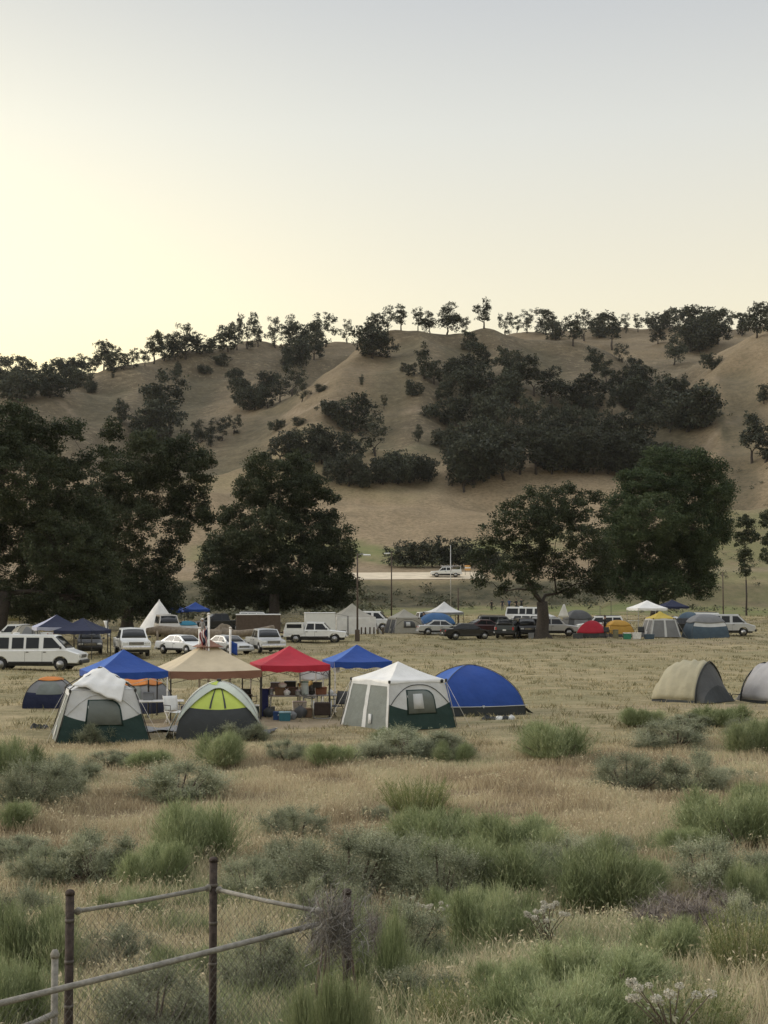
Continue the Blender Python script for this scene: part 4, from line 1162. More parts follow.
def dome_surf(c1, c2, A, t0, t1, sc=1.0, nt=14, ns=14, bul=.035, pw=.85, s0=0.0, s1=1.0):
    G = []
    for k in range(nt + 1):
        th = lerp(t0, t1, k / nt) * math.pi / 2
        a = math.cos(th) ** pw; b = math.sin(th)
        row = []
        for j in range(ns + 1):
            s = lerp(s0, s1, j / ns)
            p = (lerp(c1, c2, s)) * a
            m = (c1 + c2) / 2
            p = p + m * bul * math.sin(math.pi * s) * math.sin(2 * th) * (1 if th < math.pi / 2 else 0)
            q = np.array([p[0], p[1], 0]) + A * b - np.array([0, 0, .05 * math.sin(math.pi * s) * math.sin(2 * th)]) * A[2]
            q = q + np.array([p[0], p[1], 0]) * (.010 * math.sin(17 * s + 9 * th) * math.sin(math.pi * s) + .007 * math.sin(31 * s - 14 * th) * math.sin(math.pi * s))
            row.append(q * np.array([sc, sc, sc]))
        G.append(row)
    return G
def dome_tent(label, loc, rot, a=1.5, b=1.4, h=1.6, body=F_BLUE, base=F_CHAR, base_t=.10, sides=None, fly=None, fly_t=.45, door=None, doorpos=0, group=None, pw=.85, vest=None, apex=(0, 0), mesh_top=None, flysides=(0, 1, 2, 3), poles=POLE_D, name='dome_tent'):
    t = thing(name, label, 'tent', loc, rot, group)
    cs = [np.array(c, float) for c in ((-a, -b, 0), (a, -b, 0), (a, b, 0), (-a, b, 0))]
    A = np.array([apex[0], apex[1], h])
    for i in range(4):
        c1, c2 = cs[i], cs[(i + 1) % 4]
        m_ = (sides or {}).get(i, body)
        tm = mesh_top[1] if mesh_top and i in mesh_top[2] else 1.0
        b_ = MB(); b_.grid(dome_surf(c1, c2, A, base_t, tm, pw=pw)); b_.build('wall_panel', m_, t)
        if tm < 1:
            b_ = MB(); b_.grid(dome_surf(c1, c2, A, tm, 1, pw=pw)); b_.build('mesh_panel', mesh_top[0], t)
        b_ = MB(); b_.grid(dome_surf(c1, c2, A, -.02, base_t, 1.004, nt=3, pw=pw)); b_.build('base_band', base, t)
    if fly is not None:
        for i in flysides:
            b_ = MB(); b_.grid(dome_surf(cs[i], cs[(i + 1) % 4], A, fly_t, 1, 1.035, pw=pw)); b_.build('rain_fly', fly, t, solid=.01)
    if door is not None:
        c1, c2 = cs[doorpos], cs[(doorpos + 1) % 4]
        G = dome_surf(c1, c2, A, base_t + .02, .80, 1.014, pw=pw, s0=.22, s1=.78)
        n = len(G)
        for k in range(n):   # round the top of the door
            f_ = 1 - max(0, (k / (n - 1) - .45) / .55) ** 2 * .75
            mid = (G[k][0] + G[k][-1]) / 2
            G[k] = [mid + (q - mid) * f_ for q in G[k]]
        b_ = MB(); b_.grid(G); b_.build('door', door, t)
    p = MB()
    for i in range(4):
        arc = [np.array([*(cs[i] * math.cos(k * math.pi / 20) ** pw)[:2], 0]) + A * math.sin(k * math.pi / 20) for k in range(11)]
        p.tube([q * 1.012 for q in arc], .013, 5)
    p.build('tent_poles', poles, t)
    return t
def canopy(label, loc, rot, w=2.9, eave=1.75, peak=2.5, top=F_BLUE, val=None, leg=POLE_W, legm2=None, vent=None, group=None, d=None, name='canopy', valh=.22, sag=.045, panels=None):
    t = thing(name, label, 'canopy', loc, rot, group)
    h = w / 2; g = (d or w) / 2
    cn = [np.array(c, float) for c in ((-h, -g, eave), (h, -g, eave), (h, g, eave), (-h, g, eave))]
    ap = np.array([0, 0, peak])
    for i in range(4):
        a, b = cn[i], cn[(i + 1) % 4]
        r = MB()
        r.grid([[lerp(lerp(a, b, u), ap, k / 9) - np.array([0, 0, (sag + .03 * (1 - abs(2 * u - 1))) * math.sin(math.pi * k / 9) + .03 * (1 - k / 9) * math.sin(math.pi * u)]) for u in np.linspace(0, 1, 13)] for k in range(10)])
        r.build('roof_panel', (panels or {}).get(i, top), t)
        v = MB(); o = np.array([0, 0, -valh])
        out = np.array([(a[0] + b[0]), (a[1] + b[1]), 0]) ; out = out / np.linalg.norm(out) * .012
        v.grid([[lerp(a, b, u) + out - np.array([0, 0, .03 * math.sin(math.pi * u)]) + o * k / 2 + np.array([0, 0, .012 * math.sin(u * 20)]) * k for u in np.linspace(0, 1, 17)] for k in range(3)])
        v.build('valance', val or top, t)
    gz = float(loc[2])
    for i in range(4):
        c = cn[i]
        l = MB(); l.box((c[0] * .985, c[1] * .985, (eave - .03) / 2), (.045, .045, eave - .03), ch=.006)
        l.box((c[0] * .985, c[1] * .985, .012), (.10, .10, .024)); l.box((c[0] * .985, c[1] * .985, eave * .62), (.065, .065, .07), ch=.01)
        l.build('leg', (legm2 if (legm2 and i in (2, 3)) else leg), t)
    tr = MB()
    for i in range(4):
        a, b = cn[i] * .985, cn[(i + 1) % 4] * .985
        for u0, u1, z0, z1 in ((0, .5, -.08, -.42), (.5, 1, -.42, -.08), (0, .5, -.42, -.08), (.5, 1, -.08, -.42)):
            tr.tube([lerp(a, b, u0) * np.array([1, 1, 0]) + np.array([0, 0, eave + z0]), lerp(a, b, u1) * np.array([1, 1, 0]) + np.array([0, 0, eave + z1])], .011, 4)
    tr.build('truss', leg, t)
    if vent is not None:
        v = MB(); hv = h * .30; gv = g * .30
        c4 = [np.array(c, float) for c in ((-hv, -gv, 0), (hv, -gv, 0), (hv, gv, 0), (-hv, gv, 0))]
        zz = peak - .20
        for i in range(4):
            a, b = c4[i] + np.array([0, 0, zz]), c4[(i + 1) % 4] + np.array([0, 0, zz])
            v.grid([[lerp(lerp(a, b, u), np.array([0, 0, peak + .10]), k / 5) - np.array([0, 0, .02 * math.sin(math.pi * k / 5)]) for u in np.linspace(0, 1, 7)] for k in range(6)])
        v.build('vent_cap', vent, t, solid=.01)
    return t
def gpos(px, Y): return ground(px, Y)

# --- the near camp
cabin_tent('grey and dark green cabin tent with its white rain fly folded back over the poles', gpos(102, 45.6), R(16), hb=1.36, db=1.2, hs=.92, ds=.84, zs=1.50, zp=2.02, upper=F_GREY, roof=F_GREY, doorm=F_MESH, fly='folded', lowcut=.36)
cabin_tent('white roofed cabin tent with dark green lower walls and arched window', gpos(398, 48.8), R(31), hb=1.27, db=1.48, hs=1.02, ds=1.16, zs=1.50, zp=2.08, upper=F_GREY, roof=F_WHITE, doorm=F_MESH, fly='full', lowcut=.36)
# lime tent: charcoal base, lime mesh wall, pale green-grey fly with an open front
def lime_tent():
    t = thing('dome_tent', 'pale grey dome tent with lime yellow walls showing above a charcoal base', 'tent', gpos(220, 45.7), R(5))
    a, b, h = 1.24, 1.2, 1.64
    cs = [np.array(c, float) for c in ((-a, -b, 0), (a, -b, 0), (a, b, 0), (-a, b, 0))]; A = np.array([0, 0, h])
    for i in range(4):
        c1, c2 = cs[i], cs[(i + 1) % 4]
        m = MB(); m.grid(dome_surf(c1, c2, A, 0, .42, nt=6, pw=1.15)); m.build('lower_wall', F_CHAR, t)
        m = MB(); m.grid(dome_surf(c1, c2, A, .42, 1, pw=1.15)); m.build('upper_wall', F_LIME, t)
        # fly: hangs low at the corners, cut up in an arch in the middle of the front
        G = []
        for k in range(15):
            row = []
            for j in range(19):
                s = j / 18
                lo = .20 + (.56 if i in (0, 2) else .10) * (1 - abs(2 * s - 1) ** 2.6)
                tt = lerp(lo, 1, k / 14)
                th = tt * math.pi / 2
                p = lerp(c1, c2, s) * math.cos(th) ** 1.15
                p = p + (c1 + c2) / 2 * .035 * math.sin(math.pi * s) * math.sin(2 * th)
                q = (np.array([p[0], p[1], 0]) + A * math.sin(th) - np.array([0, 0, .05 * h * math.sin(math.pi * s) * math.sin(2 * th)])) * 1.045
                row.append(q)
            G.append(row)
        m = MB(); m.grid(G); m.build('rain_fly', F_SAGEG, t, solid=.012)
        for s0 in (.36, .60):
            m = MB(); m.grid(dome_surf(c1, c2, A, .43, .80, 1.012, 8, 2, pw=1.15, s0=s0, s1=s0 + .03)); m.build('wall_seam', F_CHAR, t)
    tp = MB()
    for i in range(4):
        c1, c2 = cs[i], cs[(i + 1) % 4]
        m = np.array([0, 0, 0])
        tp.grid(dome_surf(c1, c2, A, .82, .97, 1.056, 6, 4, pw=1.15, s0=.08, s1=.40))
    tp.build('fly_stripes', F_LIME, t)
    v = MB(); v.grid([[(-a - .35 + .35 * u, -b + .25 + 1.9 * w, .03 + .75 * u) for u in np.linspace(0, 1, 6)] for w in np.linspace(0, 1, 6)]); v.build('side_vestibule', F_SAGEG, t, solid=.01)
    p = MB()
    for i in range(4):
        p.tube([(np.array([*(cs[i] * math.cos(k * math.pi / 20) ** 1.15)[:2], 0]) + A * math.sin(k * math.pi / 20)) * 1.052 for k in range(11)], .012, 5)
    p.build('tent_poles', POLE_G, t)
    h_ = MB(); h_.box((0, 0, h * 1.05 + .03), (.14, .14, .08), ch=.02)
    for s in (-1, 1): h_.box((s * .72, -.66, h * .80), (.09, .05, .07), ch=.015)
    h_.build('pole_hubs', POLE_D, t)
lime_tent()
def blue_dome():
    t = dome_tent('big plain blue dome tent with black foot band beside the white roofed tent', gpos(469, 55.6), R(16), a=1.66, b=1.35, h=1.72, body=F_BLUE, base=F_CHAR, base_t=.11, sides={3: F_BLUE_LIT, 2: F_BLUE}, pw=1.18)  # left side takes the lit blue, side light put into its colour
    e = MB(); cs = (np.array([-1.75, -1.35, 0]), np.array([1.75, -1.35, 0]))
    e.tube([q * 1.01 for q in dome_surf(cs[0], cs[1], np.array([0, 0, 1.68]), .115, .13, 1.005, 1, 14, pw=1.18)[0]], .012, 5)
    e.add([(.0, -1.38, .32), (.10, -1.38, .32), (.05, -1.40, .22)], [[0, 1, 2]])
    e.build('fly_hem', F_GREY, t, solid=.006)
    sk = MB(); sk.grid([[(1.55 + .45 * u, -1.3 + .5 * w, .32 * (1 - u)) for u in np.linspace(0, 1, 5)] for w in np.linspace(0, 1, 4)]); sk.build('hem_flap', F_CHAR, t, solid=.01)
blue_dome()
def ridge_tent(label, px, Y, rot, L, W, Hh, fly, endm, endlow, seed):
    t = thing('dome_tent', label, 'tent', gpos(px, Y), rot)
    rng = np.random.RandomState(seed)
    secs = [(-L * .52, .12, W * .62), (-L * .46, .52, W * .82), (-L * .34, .86, W * .95), (-L * .14, .985, W), (L * .10, 1.0, W), (L * .28, .97, W * .97)]
    def arcp(x, hf, w, th):
        return np.array([x, w / 2 * math.copysign(abs(math.cos(th)) ** 1.4, math.cos(th)), Hh * hf * math.sin(th) ** .95])
    G = []
    for i in range(len(secs) - 1):
        for q in np.linspace(0, 1, 5)[: (5 if i == len(secs) - 2 else 4)]:
            x, hf, w = (lerp(secs[i][k], secs[i + 1][k], q) for k in range(3))
            G.append([arcp(x, hf, w, th) + np.array([.0, .05 * math.sin(x * 10 + th * 5) * math.sin(th), .045 * math.sin(x * 15 - th * 4) * math.sin(th)]) for th in np.linspace(.06, math.pi - .06, 25)])
    m = MB(); m.grid(G); m.build('rain_fly', fly, t, solid=.01)
    x0, hf, w = secs[-1]
    top = [arcp(x0 - .01, hf * .985, w * .98, th) for th in np.linspace(0, math.pi, 25)]
    bot = [np.array([L * .5, p[1] * .92, .02]) for p in top]
    up = MB(); up.grid([[lerp(b, q, v) for b, q in zip(bot, top)] for v in np.linspace(.42, 1, 7)]); up.build('door_mesh', endm, t)
    lo = MB(); lo.grid([[lerp(b, q, v) for b, q in zip(bot, top)] for v in np.linspace(0, .42, 5)]); lo.build('door_panel', endlow, t)
    p = MB(); p.tube([arcp(x0 + .012, hf * 1.012, w * 1.02, th) for th in np.linspace(0, math.pi, 21)], .028, 6)
    p.build('pole_sleeve', F_CHAR, t)
    bb = MB()
    for s in (-1, 1): bb.grid([[(x, s * (w_ / 2 * 1.0), z) for x, w_ in ((-L * .46, W * .82), (-L * .14, W), (L * .28, W))] for z in (-.02, .10)])
    bb.build('base_band', F_CHAR, t)
    fl = MB(); fl.tube([(L * .30, W * .49, .25), (L * .32, W * .62, .28), (L * .36, W * .64, .03)], .02, 5); fl.build('fly_toggle', F_CHAR, t)
ridge_tent('khaki tent with a dark triangular doorway end on the right', 690, 60.2, R(-42), 2.8, 2.3, 1.62, F_KHAKI, F_DKGREY, F_CHAR, 1)
ridge_tent('pale grey tent with black pole sleeve cut by the right edge', 775, 60.0, R(113), 2.9, 2.4, 1.54, fabric('dull_grey_cloth', (.36, .355, .36)), F_MIDGREY, F_TAN, 2)
dome_tent('small low tent with orange top and grey mesh beside the passenger van', gpos(53, 57.2), R(8), a=.95, b=.9, h=1.06, body=F_NAVY, base=F_NAVY, base_t=.3, fly=F_ORANGE, fly_t=.74, mesh_top=(F_MIDGREY, .36, (0, 1, 2, 3)), group='orange topped tents', door=F_MESH)
dome_tent('orange and grey tent mostly hidden behind the folded-fly cabin tent', gpos(142, 56), R(-20), a=.95, b=.9, h=1.22, body=F_MIDGREY, base=F_NAVY, base_t=.2, fly=F_ORANGE, fly_t=.6, group='orange topped tents', door=F_MESH)
CG = 'pop-up canopies of the near camp'
canopy('blue pop-up canopy behind the folded-fly cabin tent', gpos(125, 51), R(24), w=2.42, eave=1.72, peak=2.42, top=F_BLUE, leg=POLE_W, legm2=POLE_D, group=CG, panels={3: F_BLUE_LIT})  # left roof panel painted lighter, as lit from the left
canopy('beige pop-up canopy with brown valance and brown vent cap', gpos(209, 53), R(17), w=3.15, eave=1.70, peak=2.66, top=F_BEIGE, val=F_BROWN, leg=POLE_D, vent=F_BROWN, group=CG, valh=.26)
canopy('red pop-up canopy over the camp kitchen table', gpos(290, 54), R(14), w=2.45, eave=1.85, peak=2.48, top=F_RED, leg=POLE_D, legm2=POLE_W, group=CG)
canopy('blue pop-up canopy behind the white roofed tent', gpos(357, 56), R(14), w=2.15, eave=1.82, peak=2.40, top=F_BLUE, leg=POLE_W, group=CG, panels={3: F_BLUE_LIT})  # left panel's glow is in its colour here too

# --- the far rows of camp
canopy('lavender white canopy under the dark oak at the left', gpos(58, 101), R(20), w=2.9, eave=1.95, peak=2.75, top=F_PALEBLUE, val=F_PALEBLUE, leg=POLE_D, panels={0: F_NAVY, 3: F_PALEBLUE})
canopy('navy canopy beside the lavender white one at the left', gpos(84, 99), R(-16), w=2.75, eave=1.85, peak=2.65, top=F_NAVY, leg=POLE_D)
def teepee():
    t = thing('teepee_tent', 'tall pointed white tent behind the fallen log', 'tent', gpos(160, 134), R(20))
    m = MB(); rng = np.random.RandomState(1); n = 8
    G = []
    for k in range(9):
        f = k / 8; r = 2.0 * (1 - f) ** .92 + .05
        G.append([(r * (1 + .02 * math.cos(4 * a)) * math.cos(a), r * math.sin(a), 2.95 * f + .02 * math.sin(a * 3)) for a in np.linspace(0, 2 * math.pi, 33)])
    m.grid(G); m.build('canvas', F_WHITE, t)
    p = MB()
    for a in np.linspace(0, 6.28, 7)[:-1]: p.tube([(1.96 * math.cos(a), 1.96 * math.sin(a), 0), (.03 * math.cos(a + 3), .03 * math.sin(a + 3), 3.08)], .025, 5)
    p.build('tent_poles', POLE_W, t)
    d = MB(); d.add([(-.42, -1.84, .05), (.42, -1.84, .05), (.0, -1.16, 1.35)], [[0, 1, 2]]); d.build('door_flap', F_GREY, t, solid=.03)
teepee()
canopy('small blue canopy far behind, left of its twin by the teepee', gpos(178, 150), R(10), w=2.2, eave=1.75, peak=2.35, top=F_BLUE, leg=POLE_D, group='small blue canopies behind the log')
canopy('small blue canopy far behind, right of its twin by the dark truck', gpos(196, 148), R(15), w=2.5, eave=1.8, peak=2.5, top=F_BLUE, leg=POLE_D, group='small blue canopies behind the log')
dome_tent('teal topped white dome tent just behind the fallen log', gpos(188, 127), R(10), a=1.15, b=1.0, h=1.25, body=F_GREY, base=F_SLATE, base_t=.2, fly=F_TEAL, fly_t=.55)
dome_tent('grey slanted tent half hidden by the trunk of the leftmost oak', gpos(27, 112), R(30), a=1.1, b=1.0, h=1.65, body=F_TAN, base=F_DKGREY, door=F_MIDGREY)
canopy('pale yellow canopy glimpsed beside the leftmost trunk', gpos(13, 121), R(5), w=1.5, eave=1.9, peak=2.3, top=fabric('pale_yellow_cloth', (.62, .60, .36)), leg=POLE_D)
def marquee():
    t = canopy('big white peaked tent with white side walls behind the lamp post', gpos(352, 134), R(14), w=3.5, eave=1.55, peak=2.75, top=F_TAN, val=F_WHITE, leg=POLE_G, sag=.14)
    for i, (x0, y0, x1, y1) in enumerate(((-1.75, -1.75, 1.75, -1.75), (1.75, -1.75, 1.75, 1.75), (-1.75, 1.75, -1.75, -1.75))):
        m = MB(); m.grid([[(lerp(x0, x1, u) * (1.02 - .02 * v) + .03 * math.sin(u * 30) * (i != 0), lerp(y0, y1, u) * 1.015 + .03 * math.sin(u * 30) * (i == 0), 1.5 * v) for u in np.linspace(0, 1, 40)] for v in (0, .5, 1)])
        m.build('side_wall', F_WHITE, t)
    m = MB(); m.grid([[(1.75 + .9 * u ** 1.5, -1.6 + 1.2 * w, 1.5 * (1 - u) ** 1.3) for u in np.linspace(0, 1, 9)] for w in np.linspace(0, 1, 4)]); m.build('wall_flap', F_WHITE, t)
marquee()
cabin_tent('beige cabin tent with arched mesh windows left of the silver sedan', gpos(404, 134.5), R(22), hb=1.45, db=1.3, hs=1.12, ds=1.0, zs=1.35, zp=2.15, upper=F_TAN, lower=F_TAN, roof=F_TAN, doorm=F_DKGREY, fly='full')
canopy('grey white peaked canopy above the blue tent behind the silver sedan', gpos(444, 143), R(12), w=3.0, eave=1.75, peak=2.75, top=F_GREY, val=F_MIDGREY, leg=POLE_D, sag=.16)
dome_tent('blue dome tent with red edging just behind the silver sedan', gpos(436, 135.5), R(12), a=1.6, b=1.3, h=1.75, body=F_SLATE, base=F_GREY, base_t=.1, fly=fabric('faded_blue_cloth', (.05, .13, .28)), fly_t=.3, poles=mat('red_pole', (.4, .05, .04)))
dome_tent('red dome tent with charcoal base right of the spreading oak trunk', gpos(591, 125.3), R(-12), a=1.2, b=1.05, h=1.42, body=F_DKGREY, base=F_CHAR, base_t=.08, fly=F_RED, fly_t=.20, door=F_CHAR, sides={3: F_CHAR}, pw=1.2)
dome_tent('mustard yellow dome tent between the red tent and the yellow topped cabin', gpos(617, 128), R(10), a=1.15, b=1.0, h=1.35, body=F_GOLD, base=F_DKGREY, base_t=.12, fly=F_GOLD, fly_t=.5)
cabin_tent('yellow topped white tent with big grey mesh walls', gpos(659, 127), R(12), hb=1.38, db=1.2, hs=.95, ds=.9, zs=1.55, zp=2.15, upper=F_GREY, lower=F_MIDGREY, roof=F_YEL, doorm=F_MIDGREY, fly='full', front='door')
dome_tent('grey dome tent with slate blue lower walls in front of the silver van', gpos(704, 126.5), R(8), a=1.62, b=1.25, h=1.95, body=F_SLATE, base=F_SLATE, base_t=.1, fly=F_MIDGREY, fly_t=.48, pw=.72, mesh_top=(F_GREY, .36, (0,)))
canopy('white canopy over a white table behind the yellow topped tent', gpos(646, 146), R(12), w=3.0, eave=2.05, peak=2.8, top=F_WHITE, leg=POLE_G)
canopy('navy canopy behind the white canopy at the right', gpos(671, 156), R(8), w=2.7, eave=2.1, peak=2.8, top=F_NAVY, leg=POLE_G)
dome_tent('dark grey dome tent behind the white truck right of the oak trunk', gpos(577, 142), R(10), a=1.35, b=1.2, h=1.9, body=F_DKGREY, base=F_CHAR, fly=F_DKGREY, fly_t=.4, door=F_MIDGREY)
dome_tent('dark blue grey tent behind the grey dome tent at the right', gpos(688, 140), R(-10), a=1.3, b=1.1, h=1.75, body=F_NAVY, base=F_CHAR, fly=F_SLATE, fly_t=.35, door=F_DKGREY)
dome_tent('small pale tent behind the yellow topped cabin tent', gpos(674, 144), R(0), a=.7, b=.7, h=1.3, body=F_GREY, base=F_MIDGREY)

# ================================================================== VEHICLES
P_WHITE = mat('white_paint', (.64, .65, .64), rough=.32, spec=.5, var=.04, coat=.3); P_SILVER = mat('silver_paint', (.40, .41, .41), rough=.35, spec=.5, var=.04, coat=.3, metal=.2)
P_BLACK = mat('black_paint', (.008, .008, .009), rough=.3, spec=.35, var=.1, coat=.1); P_DGREY = mat('dark_grey_paint', (.06, .062, .064), rough=.3, spec=.5, var=.06, coat=.4)
P_GREEN = mat('dark_green_paint', (.028, .034, .030), rough=.3, spec=.4, var=.06, coat=.1); P_MAROON = mat('maroon_paint', (.055, .018, .018), rough=.3, spec=.5, var=.06, coat=.4); P_BEIGE = mat('champagne_paint', (.36, .34, .30), rough=.35, spec=.5, var=.04, coat=.3)
GLASS = mat('dark_glass', (.014, .016, .018), rough=.10, spec=.32, var=.1); TYRE = mat('tyre_rubber', (.022, .022, .022), rough=.9); RIM = mat('wheel_rim', (.38, .38, .37), rough=.4, metal=.5)
TRIM = mat('black_trim', (.03, .03, .03), rough=.6); LAMP = mat('headlamp_glass', (.55, .56, .55), rough=.2, spec=.6); TAIL = mat('tail_lamp', (.30, .02, .02), rough=.25, spec=.6); CHROME = mat('chrome_trim', (.55, .55, .55), rough=.25, metal=.8)
SPEC = {
 'sedan': dict(W=1.76, wx=(1.38, -1.36), wr=.32, out=[(-2.28, .42), (2.25, .32), (2.32, .55), (2.20, .72), (1.10, .93), (-1.52, .98), (-2.20, .97), (-2.32, .75)],
     gh=[(1.15, .92), (.38, 1.40), (-.78, 1.43), (-1.66, .97)], win=[[(.86, .97), (.36, 1.33), (-.12, 1.36), (-.12, .99)], [(-.20, .99), (-.20, 1.36), (-.74, 1.36), (-1.26, 1.01)]]),
 'suv': dict(W=1.86, wx=(1.42, -1.40), wr=.37, out=[(-2.30, .45), (2.25, .42), (2.32, .70), (2.22, .95), (1.10, 1.10), (-2.28, 1.12), (-2.34, .80)],
     gh=[(1.15, 1.09), (.55, 1.70), (-2.02, 1.74), (-2.30, 1.11)], win=[[(.88, 1.14), (.50, 1.60), (-.22, 1.62), (-.22, 1.15)], [(-.32, 1.15), (-.32, 1.62), (-1.12, 1.63), (-1.12, 1.16)], [(-1.22, 1.16), (-1.22, 1.63), (-1.92, 1.63), (-2.10, 1.17)]]),
 'pickup': dict(W=1.92, wx=(1.72, -1.68), wr=.39, out=[(-2.75, .55), (2.65, .48), (2.74, .75), (2.68, 1.02), (1.30, 1.15), (-.95, 1.16), (-.95, .82), (-2.75, .82)],
     gh=[(1.35, 1.14), (.72, 1.80), (-.72, 1.83), (-.93, 1.15)], win=[[(1.06, 1.19), (.66, 1.70), (.02, 1.72), (.02, 1.20)], [(-.08, 1.20), (-.08, 1.72), (-.66, 1.72), (-.80, 1.20)]], bed=(-2.75, -.95)),
 'van': dict(W=1.98, wx=(1.72, -1.75), wr=.37, out=[(-2.80, .45), (2.72, .42), (2.84, .62), (2.80, .98), (2.05, 1.22), (-2.80, 1.16), (-2.84, .80)],
     gh=[(2.08, 1.20), (1.28, 2.00), (-2.66, 2.04), (-2.82, 1.15)], win=[[(1.78, 1.30), (1.20, 1.88), (.72, 1.89), (.72, 1.28)], [(.46, 1.28), (.46, 1.89), (-.28, 1.89), (-.28, 1.27)], [(-.42, 1.27), (-.42, 1.89), (-1.10, 1.89), (-1.10, 1.26)], [(-1.28, 1.26), (-1.28, 1.89), (-2.56, 1.90), (-2.62, 1.26)]]),
}
def inset(ol, d):
    n = len(ol); out = []
    A = sum(ol[i][0] * ol[(i + 1) % n][1] - ol[(i + 1) % n][0] * ol[i][1] for i in range(n))
    sg = 1 if A > 0 else -1
    for i in range(n):
        p = np.array(ol[i - 1]); q = np.array(ol[i]); r = np.array(ol[(i + 1) % n])
        a = q - p; b = r - q; a = a / (np.linalg.norm(a) + 1e-9); b = b / (np.linalg.norm(b) + 1e-9)
        n1 = np.array([-a[1], a[0]]) * sg; n2 = np.array([-b[1], b[0]]) * sg
        m = n1 + n2; l = np.linalg.norm(m)
        m = m / l * d / max(.5, l / 2) if l > 1e-6 else n1 * d
        out.append(tuple(q + m))
    return out
def prism(mb, ol, ys, mi=0, ins=None):
    """outline in XZ swept through the y stations; ins = inset at each station"""
    n = len(ol); base = []
    for k, y in enumerate(ys):
        o2 = inset(ol, ins[k]) if ins and ins[k] else ol
        base.append([(x, y, z) for x, z in o2])
    vs = [p for r_ in base for p in r_]
    fs = []
    for k in range(len(ys) - 1):
        for i in range(n):
            fs.append([k * n + i, k * n + (i + 1) % n, (k + 1) * n + (i + 1) % n, (k + 1) * n + i])
    fs.append(list(range(n))[::-1]); fs.append([(len(ys) - 1) * n + i for i in range(n)])
    mb.add(vs, fs, mi)
def vehicle(kind, name, label, px, Y, ang, paint, cap=False, rack=False, group=None, crew=True):
    sp = SPEC[kind]; W = sp['W']; hw = W / 2
    loc = ground(px, Y)
    t = thing(name, label, {'sedan': 'car', 'suv': 'car', 'pickup': 'pickup truck', 'van': 'van'}[kind], loc, R(ang), group)
    k_ = {37: 1.0, 446: .95, 133: 1.0}.get(px, .90); t.scale = (k_, k_, k_)
    wr = sp['wr']
    # body outline with arches
    o = sp['out']; bot0, bot1 = o[0], o[1]
    ol = [o[0]]
    zf = lambda x: lerp(bot0[1], bot1[1], (x - bot0[0]) / (bot1[0] - bot0[0]))
    for wx in sorted(sp['wx']):
        ra = wr * 1.17
        a0 = math.asin(min(1, max(-1, (zf(wx) - wr) / ra)))
        for a in np.linspace(math.pi - a0, a0, 11):
            ol.append((wx + ra * math.cos(a), wr + ra * math.sin(a)))
    ol += o[1:]
    m = MB(); prism(m, ol, [-hw, -hw + .05, -hw + .16, hw - .16, hw - .05, hw], 0, [.05, .012, 0, 0, .012, .05])
    gh = sp['gh']; zb = gh[0][1]; zt = max(z for _, z in gh); tum = .17
    def half(z): return hw - .045 - tum * max(0, (z - zb)) / (zt - zb)
    rows = []
    for sgn in (-1, 1): rows.append([(x, sgn * half(z), z) for x, z in gh])
    n = len(gh); L_, R_ = rows
    # rounded roof: add a crown line
    crown = [(x, 0, z + (.05 if z > zb + .2 else 0)) for x, z in gh]
    vs = L_ + crown + R_
    fs = [list(range(n))[::-1], [2 * n + i for i in range(n)]]
    for k in (0, 1):
        for i in range(n - 1): fs.append([k * n + i, k * n + i + 1, (k + 1) * n + i + 1, (k + 1) * n + i])
    m.add(vs, fs)
    body = m.build('body', paint, t)
    bm_ = MB(); bm_.box((0, 0, .42), ((bot1[0] - bot0[0]) * .93, W * .80, .28)); bm_.build('underbody', TRIM, t)
    for wdw in sp['win']:
        for sgn in (-1, 1):
            g = MB(); k = len(wdw)
            a = [(x, sgn * (half(z) + .010), z) for x, z in wdw]; b = [(x, sgn * (half(z) - .02), z) for x, z in wdw]
            g.add(a + b, [list(range(k)), list(range(k, 2 * k))[::-1]] + [[i, (i + 1) % k, k + (i + 1) % k, k + i] for i in range(k)])
            g.build('window', GLASS, t)
    def slope_glass(p, q, nm, f0=.10, f1=.90):
        (x0, z0), (x1, z1) = p, q
        dx, dz = x1 - x0, z1 - z0; l = math.hypot(dx, dz)
        nx, nz = (dz / l, -dx / l)
        if nx * (1 if x0 > 0 else -1) < 0: nx, nz = -nx, -nz
        g = MB(); G = []
        for f in (f0, f1):
            x, z = lerp(x0, x1, f), lerp(z0, z1, f); h_ = half(z) - .09
            G.append([(x + nx * .012, y, z + nz * .012 + .05 * f * (1 - (y / h_) ** 2)) for y in np.linspace(-h_, h_, 9)])
        g.grid(G); g.build(nm, GLASS, t, solid=.016)
    slope_glass(gh[0], gh[1], 'windshield')
    slope_glass(gh[-1], gh[-2], 'rear_window', .15, .88)
    for wx in sp['wx']:
        for sgn in (-1, 1):
            w = MB(); yo = sgn * (hw - .13)
            w.lathe([(wr * .60, -.10), (wr * .94, -.105), (wr, -.07), (wr, .07), (wr * .94, .105), (wr * .60, .10)], (wx, yo, wr), 20, axis='y')
            wo = w.build('wheel', TYRE, t)
            r = MB(); r.lathe([(.02, -.02), (wr * .30, .0), (wr * .52, -.012), (wr * .62, .012)] if sgn > 0 else [(wr * .62, -.012), (wr * .52, .012), (wr * .30, .0), (.02, .02)], (wx, yo + sgn * .108, wr), 16, axis='y')
            r.build('rim', RIM, wo)
    # front and rear details
    fx, rx = bot1[0], bot0[0]
    fz = [q for q in o if q[0] > 0]; xmax = max(q[0] for q in o); xmin = min(q[0] for q in o)
    zl = {'sedan': .62, 'suv': .82, 'pickup': .90, 'van': .85}[kind]; zbp = {'sedan': .42, 'suv': .55, 'pickup': .58, 'van': .52}[kind]
    bumper = paint if kind in ('sedan',) else (CHROME if kind == 'pickup' else TRIM)
